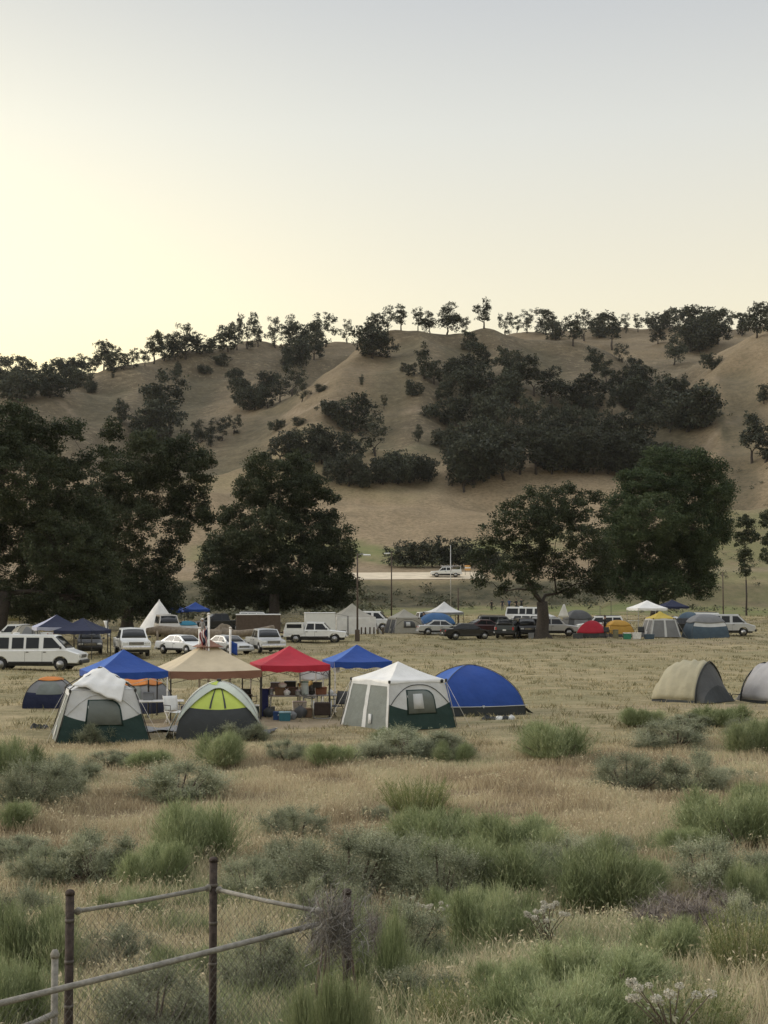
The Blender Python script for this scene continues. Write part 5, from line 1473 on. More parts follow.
    for sx, nm in ((1, 'front_bumper'), (-1, 'rear_bumper')):
        x = (xmax if sx > 0 else xmin); b = MB(); b.box((x + sx * .035, 0, zbp), (.16, W * .96, .22), ch=.045); b.build(nm, bumper, t)
    g = MB(); g.box((xmax - .005, 0, zl - .02), (.06, W * .50, .18), ch=.012); gr = g.build('grille', TRIM, t)
    g2 = MB()
    for k in (-1, 0, 1): g2.box((xmax + .028, 0, zl - .02 + k * .055), (.014, W * .48, .014))
    g2.build('grille_bars', CHROME, gr)
    for sgn in (-1, 1):
        h = MB(); h.box((xmax - .03, sgn * W * .37, zl), (.11, W * .18, .15), ch=.03); h.build('headlight', LAMP, t)
        tl_z = zl + .1 if kind != 'sedan' else .80
        h = MB(); h.box((xmin + .02, sgn * W * .43, tl_z), (.08, W * .09, .26 if kind != 'sedan' else .14), ch=.02); h.build('tail_light', TAIL, t)
        mr = MB(); xm = sp['win'][0][0][0] - .02; mr.box((xm, sgn * (hw + .10), zb + .13), (.10, .17, .15), ch=.03); mr.tube([(xm, sgn * (hw - .04), zb + .06), (xm, sgn * (hw + .05), zb + .10)], .02, 5); mr.build('side_mirror', TRIM if kind in ('van', 'pickup') else paint, t)
        for wdw in sp['win'][:2]:
            hb = MB(); xh = min(q[0] for q in wdw) + .10; hb.box((xh, sgn * (hw + .008), zb - .13), (.16, .035, .045), ch=.008); hb.build('door_handle', TRIM, t)
        sm = MB()      # door seams and the sill strip
        for wdw in sp['win'][:2]:
            for xx in (min(q[0] for q in wdw) - .04,):
                sm.box((xx, sgn * (hw - .006), zb * .68), (.014, .022, zb * .48))
        sm.box((.0, sgn * (hw - .014), zf(0) + .05), (sp['wx'][0] - sp['wx'][1] - 2.5 * wr, .05, .10))
        sm.build('door_seams', TRIM, t)
    pl = MB(); pl.box((xmin - .055, 0, zl - .04), (.012, .32, .15)); pl.build('licence_plate', LAMP, t)
    if kind == 'pickup':
        x0, x1 = sp['bed']
        for sgn in (-1, 1):
            b = MB(); b.box(((x0 + x1) / 2, sgn * (hw - .05), .985), (x1 - x0 - .02, .09, .35), ch=.02); b.build('bed_side', paint, t)
        b = MB(); b.box((x0 + .04, 0, .985), (.08, W - .20, .345), ch=.015); b.build('tailgate', paint, t)
        if cap:
            c = MB(); ol = [(x0 + .03, 1.165), (x1 - .02, 1.165), (x1 - .10, 1.80), (x0 + .22, 1.78)]
            prism(c, ol, [-hw + .04, -hw + .16, hw - .16, hw - .04], 0, [.0, .0, .0, .0]); co = c.build('bed_cap', paint, t)
            for sgn in (-1, 1):
                g = MB(); g.box(((x0 + x1) / 2 + .03, sgn * (hw - .035), 1.50), (x1 - x0 - .50, .012, .34)); g.build('cap_window', GLASS, co)
        if rack:
            r = MB()
            for x in (x0 + .15, x1 - .12, .5):
                for sgn in (-1, 1): r.tube([(x, sgn * (hw - .06), 1.16), (x, sgn * (hw - .12), 1.98)], .025, 5)
                r.tube([(x, -hw + .12, 1.98), (x, hw - .12, 1.98)], .025, 5)
            for sgn in (-1, 1): r.tube([(x0 + .1, sgn * (hw - .12), 2.0), (1.0, sgn * (hw - .12), 2.0)], .025, 5)
            r.build('ladder_rack', CHROME, t)
            tb = MB()
            for sgn in (-1, 1): tb.box(((x0 + x1) / 2, sgn * (hw - .16), 1.25), (x1 - x0 - .1, .30, .22), ch=.02)
            tb.build('tool_boxes', P_WHITE, t)
    if kind in ('suv',):
        r = MB()
        for sgn in (-1, 1): r.tube([(.4, sgn * .58, 1.80), (-1.9, sgn * .58, 1.83)], .022, 5)
        r.build('roof_rails', TRIM, t)
    if kind == 'van':
        v = MB(); v.box((-1.2, .3, 2.11), (.34, .34, .08), ch=.03); v.build('roof_vent', P_WHITE, t)
    return t
PG = 'vehicles parked behind the camp'
vehicle('van', 'passenger_van', 'long white passenger van at the left edge of the field', 37, 86.6, -3, P_WHITE, group=PG)
vehicle('pickup', 'pickup_truck', 'white pickup with its chrome nose towards us under the second oak', 133, 101, -74, P_WHITE, group=PG)
vehicle('suv', 'parked_car', 'dark grey car with chrome bumper under the navy canopy', 91, 103, -78, P_DGREY, group=PG)
vehicle('pickup', 'pickup_truck', 'white truck half hidden behind the trunk of the leftmost oak', 20, 113, 176, P_WHITE, group=PG)
vehicle('sedan', 'parked_car', 'white sedan behind the beige canopy, left of its peak', 184, 103, -42, P_WHITE, group=PG)
vehicle('sedan', 'parked_car', 'silver grey sedan behind the beige canopy, right of its peak', 229, 104, -52, P_SILVER, group=PG)
vehicle('pickup', 'pickup_truck', 'silver pickup nose towards us between beige and red canopies', 266, 104.5, -72, P_SILVER, group=PG)
vehicle('pickup', 'pickup_truck', 'white pickup with a windowed bed cap, seen side on', 316, 119, -2, P_WHITE, cap=True, group=PG)
vehicle('suv', 'parked_car', 'white car showing only its roof above the brown trailer', 259, 146, 8, P_WHITE, group=PG)
vehicle('pickup', 'pickup_truck', 'black truck behind the fallen log beside the brown trailer', 219, 138, -150, P_BLACK, group=PG)
vehicle('van', 'parked_van', 'pale van with dark window in front of the white teepee', 168, 127, -76, P_BEIGE, group=PG)
vehicle('van', 'parked_van', 'white van nosing out from behind the big white peaked tent', 368, 143, -8, P_WHITE, group=PG)
vehicle('pickup', 'pickup_truck', 'white truck behind the beige cabin tent', 425, 147, 100, P_WHITE, group=PG)
vehicle('sedan', 'parked_car', 'silver sedan in front of the blue tent with red edging', 441, 131.5, 4, P_SILVER, group=PG)
vehicle('sedan', 'parked_car', 'black sedan parked out on the open field', 467, 123, 14, P_BLACK, group=PG)
vehicle('sedan', 'parked_car', 'maroon hatchback between black sedan and dark green car', 484, 131.5, 24, P_MAROON, group=PG)
vehicle('suv', 'parked_car', 'grey car behind the dark green one left of the oak trunk', 499, 136, 8, P_DGREY, group=PG)
vehicle('suv', 'parked_car', 'dark green car with its rear window towards us', 508, 126.5, 76, P_GREEN, group=PG)
vehicle('suv', 'parked_car', 'black car parked tight between the dark green car and the oak trunk', 525, 127.5, -86, P_BLACK, group=PG)
vehicle('suv', 'parked_car', 'long silver car seen on both sides of the oak trunk', 553, 129.5, -4, P_SILVER, group=PG)
vehicle('suv', 'parked_car', 'white car just behind the silver one left of the oak trunk', 534, 139, -20, P_WHITE, group=PG)
vehicle('van', 'parked_van', 'white van farthest back left of the oak trunk', 530, 158, -20, P_WHITE, group=PG)
vehicle('suv', 'parked_car', 'white four door car facing left behind the red dome tent', 599, 134, 178, P_WHITE, group=PG)
vehicle('van', 'parked_van', 'silver van facing right at the right end of the row', 723, 130, -10, P_SILVER, group=PG)
vehicle('suv', 'parked_car', 'white car showing its roof behind the silver van', 712, 146, -10, P_WHITE, group=PG)
vehicle('sedan', 'parked_car', 'dark car behind the grey dome tent at the right', 680, 138, 170, P_BLACK, group=PG)
vehicle('pickup', 'pickup_truck', 'white utility pickup with ladder rack driving on the gravel road', 446, 254, 178, P_WHITE, rack=True)
def trailer(px, Y, rot, L, W, H0, m, roofm, label, awning=False):
    t = thing('box_trailer', label, 'trailer', ground(px, Y), R(rot))
    b = MB(); b.box((0, 0, .35 + H0 / 2), (L, W, H0), ch=.05); b.build('body', m, t)
    r = MB(); r.box((0, 0, .35 + H0 + .04), (L + .06, W + .06, .09), ch=.03); r.build('roof', roofm, t)
    for sgn in (-1, 1):
        w = MB(); w.lathe([(.18, -.09), (.31, -.09), (.33, 0), (.31, .09), (.18, .09)], (-.1, sgn * (W / 2 - .02), .33), 16, axis='y'); wo = w.build('wheel', TYRE, t)
        q = MB(); q.lathe([(.02, -.01), (.18, -.012), (.18, .012), (.02, .01)], (-.1, sgn * (W / 2 + .07), .33), 12, axis='y'); q.build('rim', RIM, wo)
    h = MB(); h.tube([(L / 2, 0, .42), (L / 2 + .9, 0, .42)], .05, 6); h.box((L / 2 + .9, 0, .30), (.08, .08, .3)); h.build('hitch', TRIM, t)
    rb = MB()
    for x in np.linspace(-L / 2 + .1, L / 2 - .1, 8): rb.box((x, -W / 2 - .012, .35 + H0 / 2), (.05, .02, H0 * .94))
    rb.build('side_ribs', m, t)
    if awning:
        a = MB(); a.grid([[(L / 2 - .05 + 1.2 * u, -W / 2 + W * v, .35 + H0 - .02 - .22 * u) for u in np.linspace(0, 1, 5)] for v in np.linspace(0, 1, 4)]); a.build('awning', F_DKGREY, t, solid=.02)
        for s in (-1, 1):
            p = MB(); p.tube([(L / 2 + 1.1, s * W * .47, 0), (L / 2 + 1.1, s * W * .47, .35 + H0 - .22)], .025, 6); p.build('awning_pole', POLE_D, t)
        d = MB(); d.box((L / 2 + .012, 0, .35 + H0 * .48), (.03, W * .7, H0 * .8)); d.build('rear_opening', F_CHAR, t)
trailer(259, 127, 3, 3.7, 1.9, 1.55, mat('brown_panel', (.085, .062, .048), rough=.8, var=.15), P_WHITE, 'brown box trailer with white roof edge under the stepped oak')
trailer(320, 128, 4, 2.6, 1.8, 1.55, P_WHITE, P_WHITE, 'white box trailer with dark awning behind the capped pickup', awning=True)

# ================================================================== POLES, LOG, FLAGS, FENCE
TIMBER = mat('weathered_timber', (.075, .058, .045), rough=.9, var=.3, vscale=8)
def lamp_post(px, Y, top_py, label, arm, r=.085, plinth=True, m=TIMBER):
    g = ground(px, Y); hh = float(pt(px, top_py, Y)[2] - g[2])
    t = thing('lamp_post', label, 'lamp post', g)
    p = MB(); p.tube([(0, 0, -.2), (0, 0, hh * .5), (0, 0, hh)], [r, r * .85, r * .7], 10); p.build('post', m, t)
    if plinth:
        f = MB(); f.box((0, 0, .45), (.38, .38, .95), ch=.06); f.build('post_foot', TIMBER, t)
    if arm:
        a = MB(); a.tube([(0, 0, hh - .15), (arm * .5, 0, hh - .08), (arm, 0, hh - .12)], .03, 6); a.build('lamp_arm', POLE_G, t)
        l = MB(); l.box((arm, 0, hh - .17), (.62, .26, .13), ch=.05); l.build('lamp_head', P_WHITE, t)
    return t
lamp_post(357.5, 119, 553, 'tall dark lamp post, lamp to the right, before the white peaked tent', .75)
lamp_post(391.5, 160, 552, 'tall dark lamp post with its lamp to the left behind the beige tent', -.5, plinth=False)
lamp_post(450.5, 168, 545, 'thin pale pole above the grey white canopy', 0, .06, False, POLE_G)
lamp_post(458, 150, 588, 'short dark post right of the grey white canopy', 0, .10, False)
lamp_post(722, 160, 572, 'leaning bare brown pole above the silver van', 0, .08, False)
def log():
    Y = 117
    t = thing('fallen_log', 'long bleached fallen tree trunk lying behind the beige canopy', 'log', ground(205, Y))
    g = ground(205, Y); s = F_PX / Y
    m = mat('bleached_bark', (.20, .165, .125), rough=.95, var=.3, vscale=5, bump=.6, bscale=8)
    def q(px, py, dy=0):
        p = pt(px, py, Y + dy); return p - g
    b = MB(); b.tube([q(147, 631.5, 1), q(160, 630, .8), q(180, 632, .4), q(205, 634, 0), q(222, 635, -.2), q(240, 634, 0)], [.28, .36, .38, .42, .40, .25], 12); b.build('trunk', m, t)
    b = MB(); b.tube([q(224, 634, -.2), q(238, 634, -.6), q(255, 632, -.9), q(268, 629, -1.1), q(274, 627.5, -1.2)], [.42, .30, .25, .24, .20], 10)
    b.build('limb', m, t)
    r = MB(); rng = np.random.RandomState(9)
    G = []
    for k in range(9):
        th = k / 8 * math.pi / 2
        G.append([(q(223, 634)[0] + 1.25 * math.cos(th) * math.cos(a) * (1 + .13 * math.sin(3 * a + k)), .6 * math.cos(th) * math.sin(a) + .2, -.1 + (1.45 + .15 * math.sin(2 * a)) * math.sin(th) * (1 + .08 * math.sin(5 * a))) for a in np.linspace(0, 2 * math.pi, 25)])
    r.grid(G); r.build('root_plate', m, t)
    st = MB()
    for px in (157, 198, 262): st.tube([q(px, 632) + np.array([0, 0, .1]), q(px, 632) * np.array([1, 1, 0]) + np.array([.1, 0, -.3])], [.09, .08], 7)
    st.build('broken_branches', m, t)
log()
def flagpole(px, Y, top_py, label, flag=None, m=POLE_W):
    g = ground(px, Y); hh = float(pt(px, top_py, Y)[2] - g[2])
    t = thing('camp_pole' if flag is None else 'flagpole', label, 'pole' if flag is None else 'flagpole', g)
    p = MB(); p.tube([(0, 0, -.1), (0, 0, hh)], .042, 8); p.lathe([(.0, 0), (.05, .02), (.05, .06), (.0, .08)], (0, 0, hh), 8); p.build('pole', m, t)
    if flag == 'stripes':
        f = MB(); zt = hh - .42
        cols = 7
        for k in range(cols):
            f.grid([[(-.02 - (.30 * u) * (1 - .45 * v) - .03 * math.sin(9 * v), .05 * math.sin(9 * u + 3 * v), zt - .80 * v - .2 * u) for u in np.linspace(k / cols, (k + 1) / cols, 3)] for v in np.linspace(0, 1, 9)], k % 2)
        f.build('flag', [mat('flag_red', (.22, .035, .04), rough=.8), mat('flag_white', (.6, .58, .56), rough=.8)], t, solid=.008)
        c = MB(); c.grid([[(-.02 - .17 * u, .05 * math.sin(9 * u) - .025, zt + .01 - .42 * v - .25 * u) for u in np.linspace(0, 1, 4)] for v in np.linspace(0, 1, 4)]); c.build('flag_canton', F_NAVY, t, solid=.006)
    if flag == 'blue':
        f = MB(); f.grid([[(.03 + .22 * u, .04 * math.sin(8 * u), hh - .42 - .42 * v - .1 * u) for u in np.linspace(0, 1, 6)] for v in np.linspace(0, 1, 6)]); f.build('flag', F_BLUE, t, solid=.006)
    if flag == 'white':
        f = MB(); f.grid([[(-.02 - .30 * u * (1 - .4 * v) + .22 * v, .05 * math.sin(8 * u), hh - .05 - 1.15 * v) for u in np.linspace(0, 1, 6)] for v in np.linspace(0, 1, 8)]); f.build('flag', F_WHITE, t, solid=.006)
flagpole(209.5, 52.6, 615, 'tallest white pole at the beige canopy with a drooping striped flag', 'stripes')
flagpole(200.5, 52.9, 629, 'short white pole left of the striped flag at the beige canopy')
flagpole(231, 53.4, 629, 'white pole with a small blue flag right of the beige canopy peak', 'blue')
flagpole(109, 106, 620, 'white flag hanging by the left side of the white pickup', 'white', POLE_D)
def sail(px, Y, label, pts, m):
    g = ground(px, Y); t = thing('shade_sail', label, 'shade cloth', g)
    P = [pt(a, b, Y + d) - g for a, b, d in pts]
    f = MB(); f.grid([[lerp(lerp(P[0], P[1], u), lerp(P[3], P[2], u), v) + np.array([0, .08 * math.sin(3 * u + 2 * v), -.06 * math.sin(math.pi * u)]) for u in np.linspace(0, 1, 9)] for v in np.linspace(0, 1, 7)]); f.build('cloth', m, t, solid=.01)
    p = MB()
    for q in (P[0], P[1]): p.tube([(q[0], q[1], -.05), q], .025, 6)
    p.build('support_poles', POLE_D, t)
sail(563, 140, 'upright white cloth sail right of the oak trunk', [(558, 617, 0), (569, 617, .5), (564.5, 604, .3), (563.5, 604, .2)], F_WHITE)
sail(608, 150, 'tilted pale shade cloth above the mustard tent', [(600, 606, 0), (611, 599, .5), (612, 600.5, 1.2), (602, 609, .8)], fabric('pale_shade_cloth', (.56, .56, .44)))
sail(318, 56.5, 'white sheet hanging behind the red canopy', [(300, 668, 0), (330, 667, .6), (330, 678, .6), (301, 680, 0)], F_WHITE)
# chain-link fence
IRON = mat('rusty_post', (.040, .030, .025), rough=.85, var=.4, vscale=30, bump=.3, bscale=60)
GALV = mat('weathered_rail', (.20, .19, .165), rough=.7, var=.28, vscale=22, bump=.25, bscale=90)
BANDM = mat('rusty_band', (.085, .075, .065), rough=.8, var=.3, vscale=40)
WIRE = mat('fence_wire', (.13, .125, .11), rough=.7, metal=.2)
def fence():
    t0 = ground(214, 9.8)
    t = thing('chain_link_fence', 'rusty chain link fence corner with pale rails in the foreground', 'fence', t0)
    def W(px, py, Y): return pt(px, py, Y) - t0
    posts = [(70, 893, 9.0), (213.5, 860, 9.8), (347, 892, 9.25)]
    for px, py, Y in posts:
        top = W(px, py, Y); gz = float(H(top[0] + t0[0], Y)) - t0[2]
        p = MB(); p.tube([(top[0], top[1], gz - .3), top], .026, 12); po = p.build('post', IRON, t)
        c = MB(); c.lathe([(.029, -.012), (.029, .006), (.020, .018), (.004, .022)], top, 12); c.build('post_cap', IRON, po)
        for dz in (.16, .40, .66): bd = MB().lathe([(.0270, -.010), (.0290, -.010), (.0290, .010), (.0270, .010)], top - np.array([0, 0, dz]), 12); bd.build('tension_band', BANDM, po)
    def rail(a, b, nm='rail', r=.0138):
        m = MB(); a, b = np.array(a), np.array(b); mid = (a + b) / 2 + np.array([0, 0, -.006])
        m.tube([a, mid, b], r, 10); m.build(nm, GALV, t)
    A1, B1 = W(78, 911, 9.02), W(208, 888, 9.77); rail(A1, B1)
    B2, C2 = W(219, 890, 9.77), W(318, 911, 9.28); rail(B2, C2)
    C3, D3 = W(318, 924, 9.24), W(-60, 1018, 7.25); rail(C3, D3, r=.0165)
    for q in (A1, B1, B2, C2):
        c = MB(); c.lathe([(.0, -.018), (.021, -.018), (.021, .018), (.0, .018)], q, 10, axis='y'); c.build('rail_end', GALV, t)
    # short pipe post and low rail at the left
    e = W(55, 954, 8.3); gz = float(H(e[0] + t0[0], 8.3)) - t0[2]
    p = MB(); p.tube([(e[0], e[1], gz - .2), e], .019, 10); p.lathe([(.024, -.02), (.026, 0), (.015, .022), (.0, .026)], e, 10); p.build('gate_post', GALV, t)
    rail(W(56, 1013, 8.3), W(10, 1032, 7.9), 'gate_rail', .017)
    # wire mesh below each rail
    def mesh(P, Q, drop, pitch=.052, u0=0, u1=1):
        m = MB(); P, Q = np.array(P), np.array(Q); d = Q - P; L = math.hypot(d[0], d[1]); n = int(L / pitch); nd = int(drop / pitch)
        e = d / L
        rng = np.random.RandomState(int(L * 1000))
        for k in range(-nd, n + 1):
            for sg in (1, -1):
                pts = []
                for j in range(nd + 1):
                    i = k + j if sg > 0 else k + nd - j
                    if 0 <= i <= n:
                        pts.append(P + e * (i * pitch) + np.array([0, 0, -.035 - j * pitch]) + np.array([.0035 * math.sin(j * 2.1 + k), .004 * (1 if (i + j) % 2 else -1) * sg, .003 * math.sin(i * 1.3)]))
                if len(pts) > 1: m.tube(pts, .0010, 3, cap=False)
        m.build('chain_link_mesh', WIRE, t)
    mesh(A1, B1, 1.02); mesh(B2, C2, 1.0); mesh(D3 + (C3 - D3) * .12, C3, .95)
fence()
# dead brush leaning over the fence corner
def dead_brush():
    rng = np.random.RandomState(31)
    g = ground(338, 9.45)
    t = thing('dead_brush', 'grey leafless brush leaning over the right end of the fence', 'shrub', g)
    top = pt(334, 908, 9.0) - g
    st = MB()
    for k in range(7):
        a = rng.uniform(-.16, .16); b = rng.uniform(-.1, .1)
        st.tube([(a * .5, b * .4, -.05), (a, b, top[2] * .4), (a * .6 + top[0] * .5, b, top[2] * .75), (top[0] + a * .9, b * 1.2, top[2] * .98)], [.014, .011, .008, .005], 5)
    st.build('stem', WOOD, t)
    n = 1100
    dirm = np.array([.95, .0, .75]); dv = rng.normal(0, 1, (n, 3)) * np.array([.55, .5, .45]) + dirm * rng.choice([1, .2, -.25], n)[:, None]
    dv /= np.linalg.norm(dv, axis=1)[:, None]
    root = np.array([top[0], top[1], top[2] * .88]) + rng.normal(0, 1, (n, 3)) * np.array([.075, .06, .105])
    tip = root + dv * (rng.uniform(.05, .17, n))[:, None]
    V = ribbons(root, (root + tip) / 2 + rng.normal(0, .02, (n, 3)), tip, rng.uniform(.003, .007, n), rng, 3, .3)
    k = rng.randint(0, n, 1600); q = root[k] + (tip - root)[k] * rng.uniform(.3, 1, (1600, 1)); d2 = rng.normal(0, .03, (1600, 3))
    V2 = ribbons(q, q + d2 * .5, q + d2, rng.uniform(.002, .004, 1600), rng, 1, .4)
    link('twigs', np_mesh('twigs', *merge([V, V2])), leafmat('pale_twig', [(0, (.06, .056, .050)), (.5, (.15, .14, .125)), (1, (.29, .275, .25))], transl=.05, objvar=0), t)
dead_brush()

# ================================================================== CAMP FURNITURE AND GEAR
PLASTIC_W = mat('white_plastic', (.62, .61, .58), rough=.5); CARD = mat('cardboard', (.16, .105, .065), rough=.9); STEEL = mat('brushed_steel', (.45, .46, .46), rough=.35, metal=.7)
def cpos(px, Y, z=0.0):
    g = ground(px, Y); g[2] += z; return g
def table(px, Y, rot, L, label, m=PLASTIC_W, h=.74, d=.72, cat='table'):
    t = thing('folding_table', label, cat, cpos(px, Y), R(rot))
    b = MB(); b.box((0, 0, h - .02), (L, d, .045), ch=.015); b.build('table_top', m, t)
    for sx in (-1, 1):
        for sy in (-1, 1):
            l = MB(); l.tube([(sx * (L / 2 - .16), sy * (d / 2 - .08), h - .04), (sx * (L / 2 - .12), sy * (d / 2 - .06), 0)], .016, 6); l.build('leg', POLE_G, t)
        l = MB(); l.tube([(sx * (L / 2 - .14), -d / 2 + .07, .22), (sx * (L / 2 - .14), d / 2 - .07, .22)], .012, 5); l.build('brace', POLE_G, t)
    return t
def crate(name, px, Y, z, size, m, label, cat, rot=0, lid=None, handle=False, lidh=.05):
    t = thing(name, label, cat, cpos(px, Y, z), R(rot))
    w, d, h = size
    b = MB(); n = 8
    vs = []
    for zz, f in ((0, .92), (h * .9, 1.0)):
        vs += [(-w / 2 * f, -d / 2 * f, zz), (w / 2 * f, -d / 2 * f, zz), (w / 2 * f, d / 2 * f, zz), (-w / 2 * f, d / 2 * f, zz)]
    b.add(vs, [[3, 2, 1, 0], [0, 1, 5, 4], [1, 2, 6, 5], [2, 3, 7, 6], [3, 0, 4, 7], [4, 5, 6, 7]]); b.build('body', m, t)
    l = MB(); l.box((0, 0, h * .9 + lidh / 2), (w * 1.04, d * 1.04, lidh), ch=.015); l.build('lid', lid or m, t)
    if handle:
        q = MB(); q.tube([(-w * .53, -d * .2, h * .7), (-w * .58, 0, h * .62), (-w * .53, d * .2, h * .7)], .012, 5); q.tube([(w * .53, -d * .2, h * .7), (w * .58, 0, h * .62), (w * .53, d * .2, h * .7)], .012, 5); q.build('handles', POLE_W, t)
    return t
table(159, 50.2, 8, 1.75, 'white folding table left of the lime tent, under the two left canopies')
TH = .745
table(292, 53.6, 3, 1.75, 'grey kitchen table under the red canopy, left one', m=POLE_G)
table(328, 53.9, 3, .75, 'short grey table under the red canopy, right one', m=POLE_G)
crate('storage_tote', 265.5, 53.3, 0, (.27, .3, 1.02), fabric('navy_tote_cloth', (.02, .025, .10)), 'tall navy tote at the left end of the kitchen table', 'tote')
def pot(px, Y, z, r, h, label, m=STEEL):
    t = thing('cooking_pot', label, 'pot', cpos(px, Y, z))
    b = MB(); b.lathe([(r * .85, 0), (r, .02), (r, h), (r * 1.06, h + .01), (r * .98, h + .012), (.02, h + .05)], (0, 0, 0), 18); b.build('body', m, t)
    k = MB(); k.lathe([(.0, 0), (.02, .01), (.025, .035), (.0, .045)], (0, 0, h + .045), 10); k.build('lid_knob', POLE_D, t)
    for s in (-1, 1):
        q = MB(); q.tube([(s * r, -.05, h * .7), (s * (r + .05), -.03, h * .72), (s * (r + .05), .03, h * .72), (s * r, .05, h * .7)], .009, 5); q.build('handle', POLE_D, t)
pot(271.5, 53.4, TH, .10, .22, 'steel pot beside the navy tote on the kitchen table')
crate('cardboard_box', 280.5, 53.5, TH, (.36, .3, .24), CARD, 'brown box left of centre on the kitchen table', 'box', 4)
crate('cardboard_box', 292.5, 53.6, TH, (.40, .3, .25), mat('dark_cardboard', (.10, .07, .05), rough=.9), 'darker brown box at the middle of the kitchen table', 'box', -3)
crate('cardboard_box', 321.5, 53.9, TH, (.40, .3, .24), mat('red_brown_box', (.19, .085, .05), rough=.9), 'red brown box on the short right hand kitchen table', 'box', 6)
def sack(px, Y, z, w, h, label, m, name='plastic_bag'):
    t = thing(name, label, 'bag', cpos(px, Y, z)); b = MB(); G = []
    for k in range(9):
        f = k / 8; r = w * (.5 + .22 * math.sin(math.pi * f)) * (1 - .75 * max(0, f - .7) / .3)
        G.append([(r * math.cos(a) * (1 + .12 * math.sin(5 * a + 3 * f)), r * .7 * math.sin(a) * (1 + .1 * math.sin(4 * a)), h * f) for a in np.linspace(0, 2 * math.pi, 17)])
    b.grid(G); b.build('bag_body', m, t)
    e = MB()
    for s in (-1, 1): e.tube([(s * w * .15, 0, h * .95), (s * w * .3, 0, h * 1.2), (s * w * .1, .02, h * 1.0)], .008, 5)
    e.build('bag_handles', m, t)
sack(283, 53.45, TH + .27, .20, .17, 'crumpled white bag standing on a brown box in the kitchen', F_WHITE)
def jug(px, Y, z, label):
    t = thing('water_dispenser', label, 'water jug', cpos(px, Y, z)); b = MB()
    b.lathe([(.13, 0), (.15, .03), (.15, .30), (.13, .36), (.14, .38), (.14, .44), (.05, .47)], (0, 0, 0), 18); b.build('body', mat('cloudy_plastic', (.36, .40, .38), rough=.3, spec=.5), t)
    l = MB(); l.lathe([(.145, 0), (.15, .02), (.15, .06), (.02, .08)], (0, 0, .43), 18); l.build('lid', mat('pale_green_plastic', (.20, .27, .23), rough=.5), t)
    p = MB(); p.tube([(0, -.15, .06), (0, -.20, .06), (0, -.20, .02)], .014, 6); p.build('tap', POLE_D, t)
jug(305, 53.4, TH, 'cloudy water dispenser standing in the middle of the camp kitchen')
sail(306, 55.6, 'yellow cloth spread behind the water dispenser', [(298, 683, 0), (312, 680, .1), (313, 684, .1), (299, 687, 0)], fabric('dull_yellow_cloth', (.40, .26, .07)))
crate('cooler_box', 285.5, 51.8, 0, (.40, .30, .30), mat('teal_plastic', (.03, .12, .15), rough=.5), 'teal cooler with pale lid on the ground under the kitchen table', 'cooler', 5, mat('pale_teal_plastic', (.22, .33, .36), rough=.5), True)
crate('storage_bin', 277, 52.0, 0, (.20, .22, .26), mat('blue_bin_plastic', (.02, .05, .14), rough=.5), 'small blue bin left of the teal cooler', 'bin')
def fire_box(px, Y, label):
    t = thing('camp_grill', label, 'grill', cpos(px, Y)); b = MB()
    b.box((0, 0, .34), (.58, .40, .44), ch=.03); b.build('fire_box', mat('sooty_metal', (.035, .025, .02), rough=.9), t)
    for sx in (-1, 1):
        l = MB(); l.tube([(sx * .30, -.2, 0), (sx * .31, -.21, .62)], .014, 6); l.tube([(sx * .30, .2, 0), (sx * .31, .21, .62)], .014, 6); l.build('leg_frame', POLE_G, t)
    g = MB()
    g.tube([(-.31, -.21, .06), (-.2, -.22, .02), (.2, -.22, .02), (.31, -.21, .06)], .012, 5)
    for k in range(9): g.tube([(-.28 + .07 * k, -.2, .575), (-.28 + .07 * k, .2, .575)], .006, 4)
    g.build('grate', POLE_G, t)
pot(298, 53.2, TH, .08, .15, 'small steel pot between the middle box and the water dispenser')
pot(312, 53.7, TH, .09, .13, 'dark pan right of the water dispenser', POLE_D)
sack(287.5, 53.3, TH, .16, .2, 'small white bag in front of the kitchen boxes', F_WHITE)
sack(301, 52.7, 0, .3, .42, 'dark bag slumped on the ground under the middle of the kitchen', F_DKGREY, 'duffel_bag')
sack(293, 52.2, 0, .2, .3, 'pale bag on the ground right of the teal cooler', F_MIDGREY, 'duffel_bag')
crate('cardboard_box', 308, 52.9, 0, (.32, .3, .30), CARD, 'brown box on the ground under the water dispenser', 'box', 7)
crate('storage_bin', 271, 53.9, 0, (.34, .3, .30), F_MIDGREY, 'grey bin on the ground under the left end of the kitchen table', 'bin', 3)
table(287, 55.4, -4, 1.6, 'back kitchen table half hidden behind the boxes', m=POLE_G)
crate('cardboard_box', 276, 55.4, TH, (.36, .3, .26), F_MIDGREY, 'grey box at the left of the back kitchen table', 'box', 5)
crate('storage_tote', 291, 55.5, TH, (.42, .3, .30), P_GREEN, 'dark green tote on the back kitchen table', 'tote', -4)
crate('cooler_box', 300, 55.0, 0, (.5, .34, .38), PLASTIC_W, 'white cooler on the ground behind the kitchen', 'cooler', 8)
sack(269, 52.6, 0, .26, .34, 'dark bag on the ground at the left front of the kitchen', F_CHAR, 'duffel_bag')
sack(331, 53.4, TH, .14, .2, 'pale bag at the right end of the short kitchen table', F_GREY)
crate('storage_crate', 244, 52.8, 0, (.5, .36, .32), F_MIDGREY, 'grey crate under the beige canopy behind the lime tent', 'crate', 10)
crate('storage_crate', 190, 52.2, 0, (.45, .36, .40), F_NAVY, 'navy crate under the left side of the beige canopy', 'crate', -6)
table(232, 54.0, 12, 1.5, 'dark folding table under the beige canopy behind the lime tent', m=TIMBER)
crate('cardboard_box', 228, 54.0, TH, (.34, .28, .24), CARD, 'brown box on the dark table under the beige canopy', 'box', 8)
crate('cooler_box', 150, 50.3, TH, (.34, .26, .24), F_MIDGREY, 'grey cool bag on the white folding table', 'bag', 0)
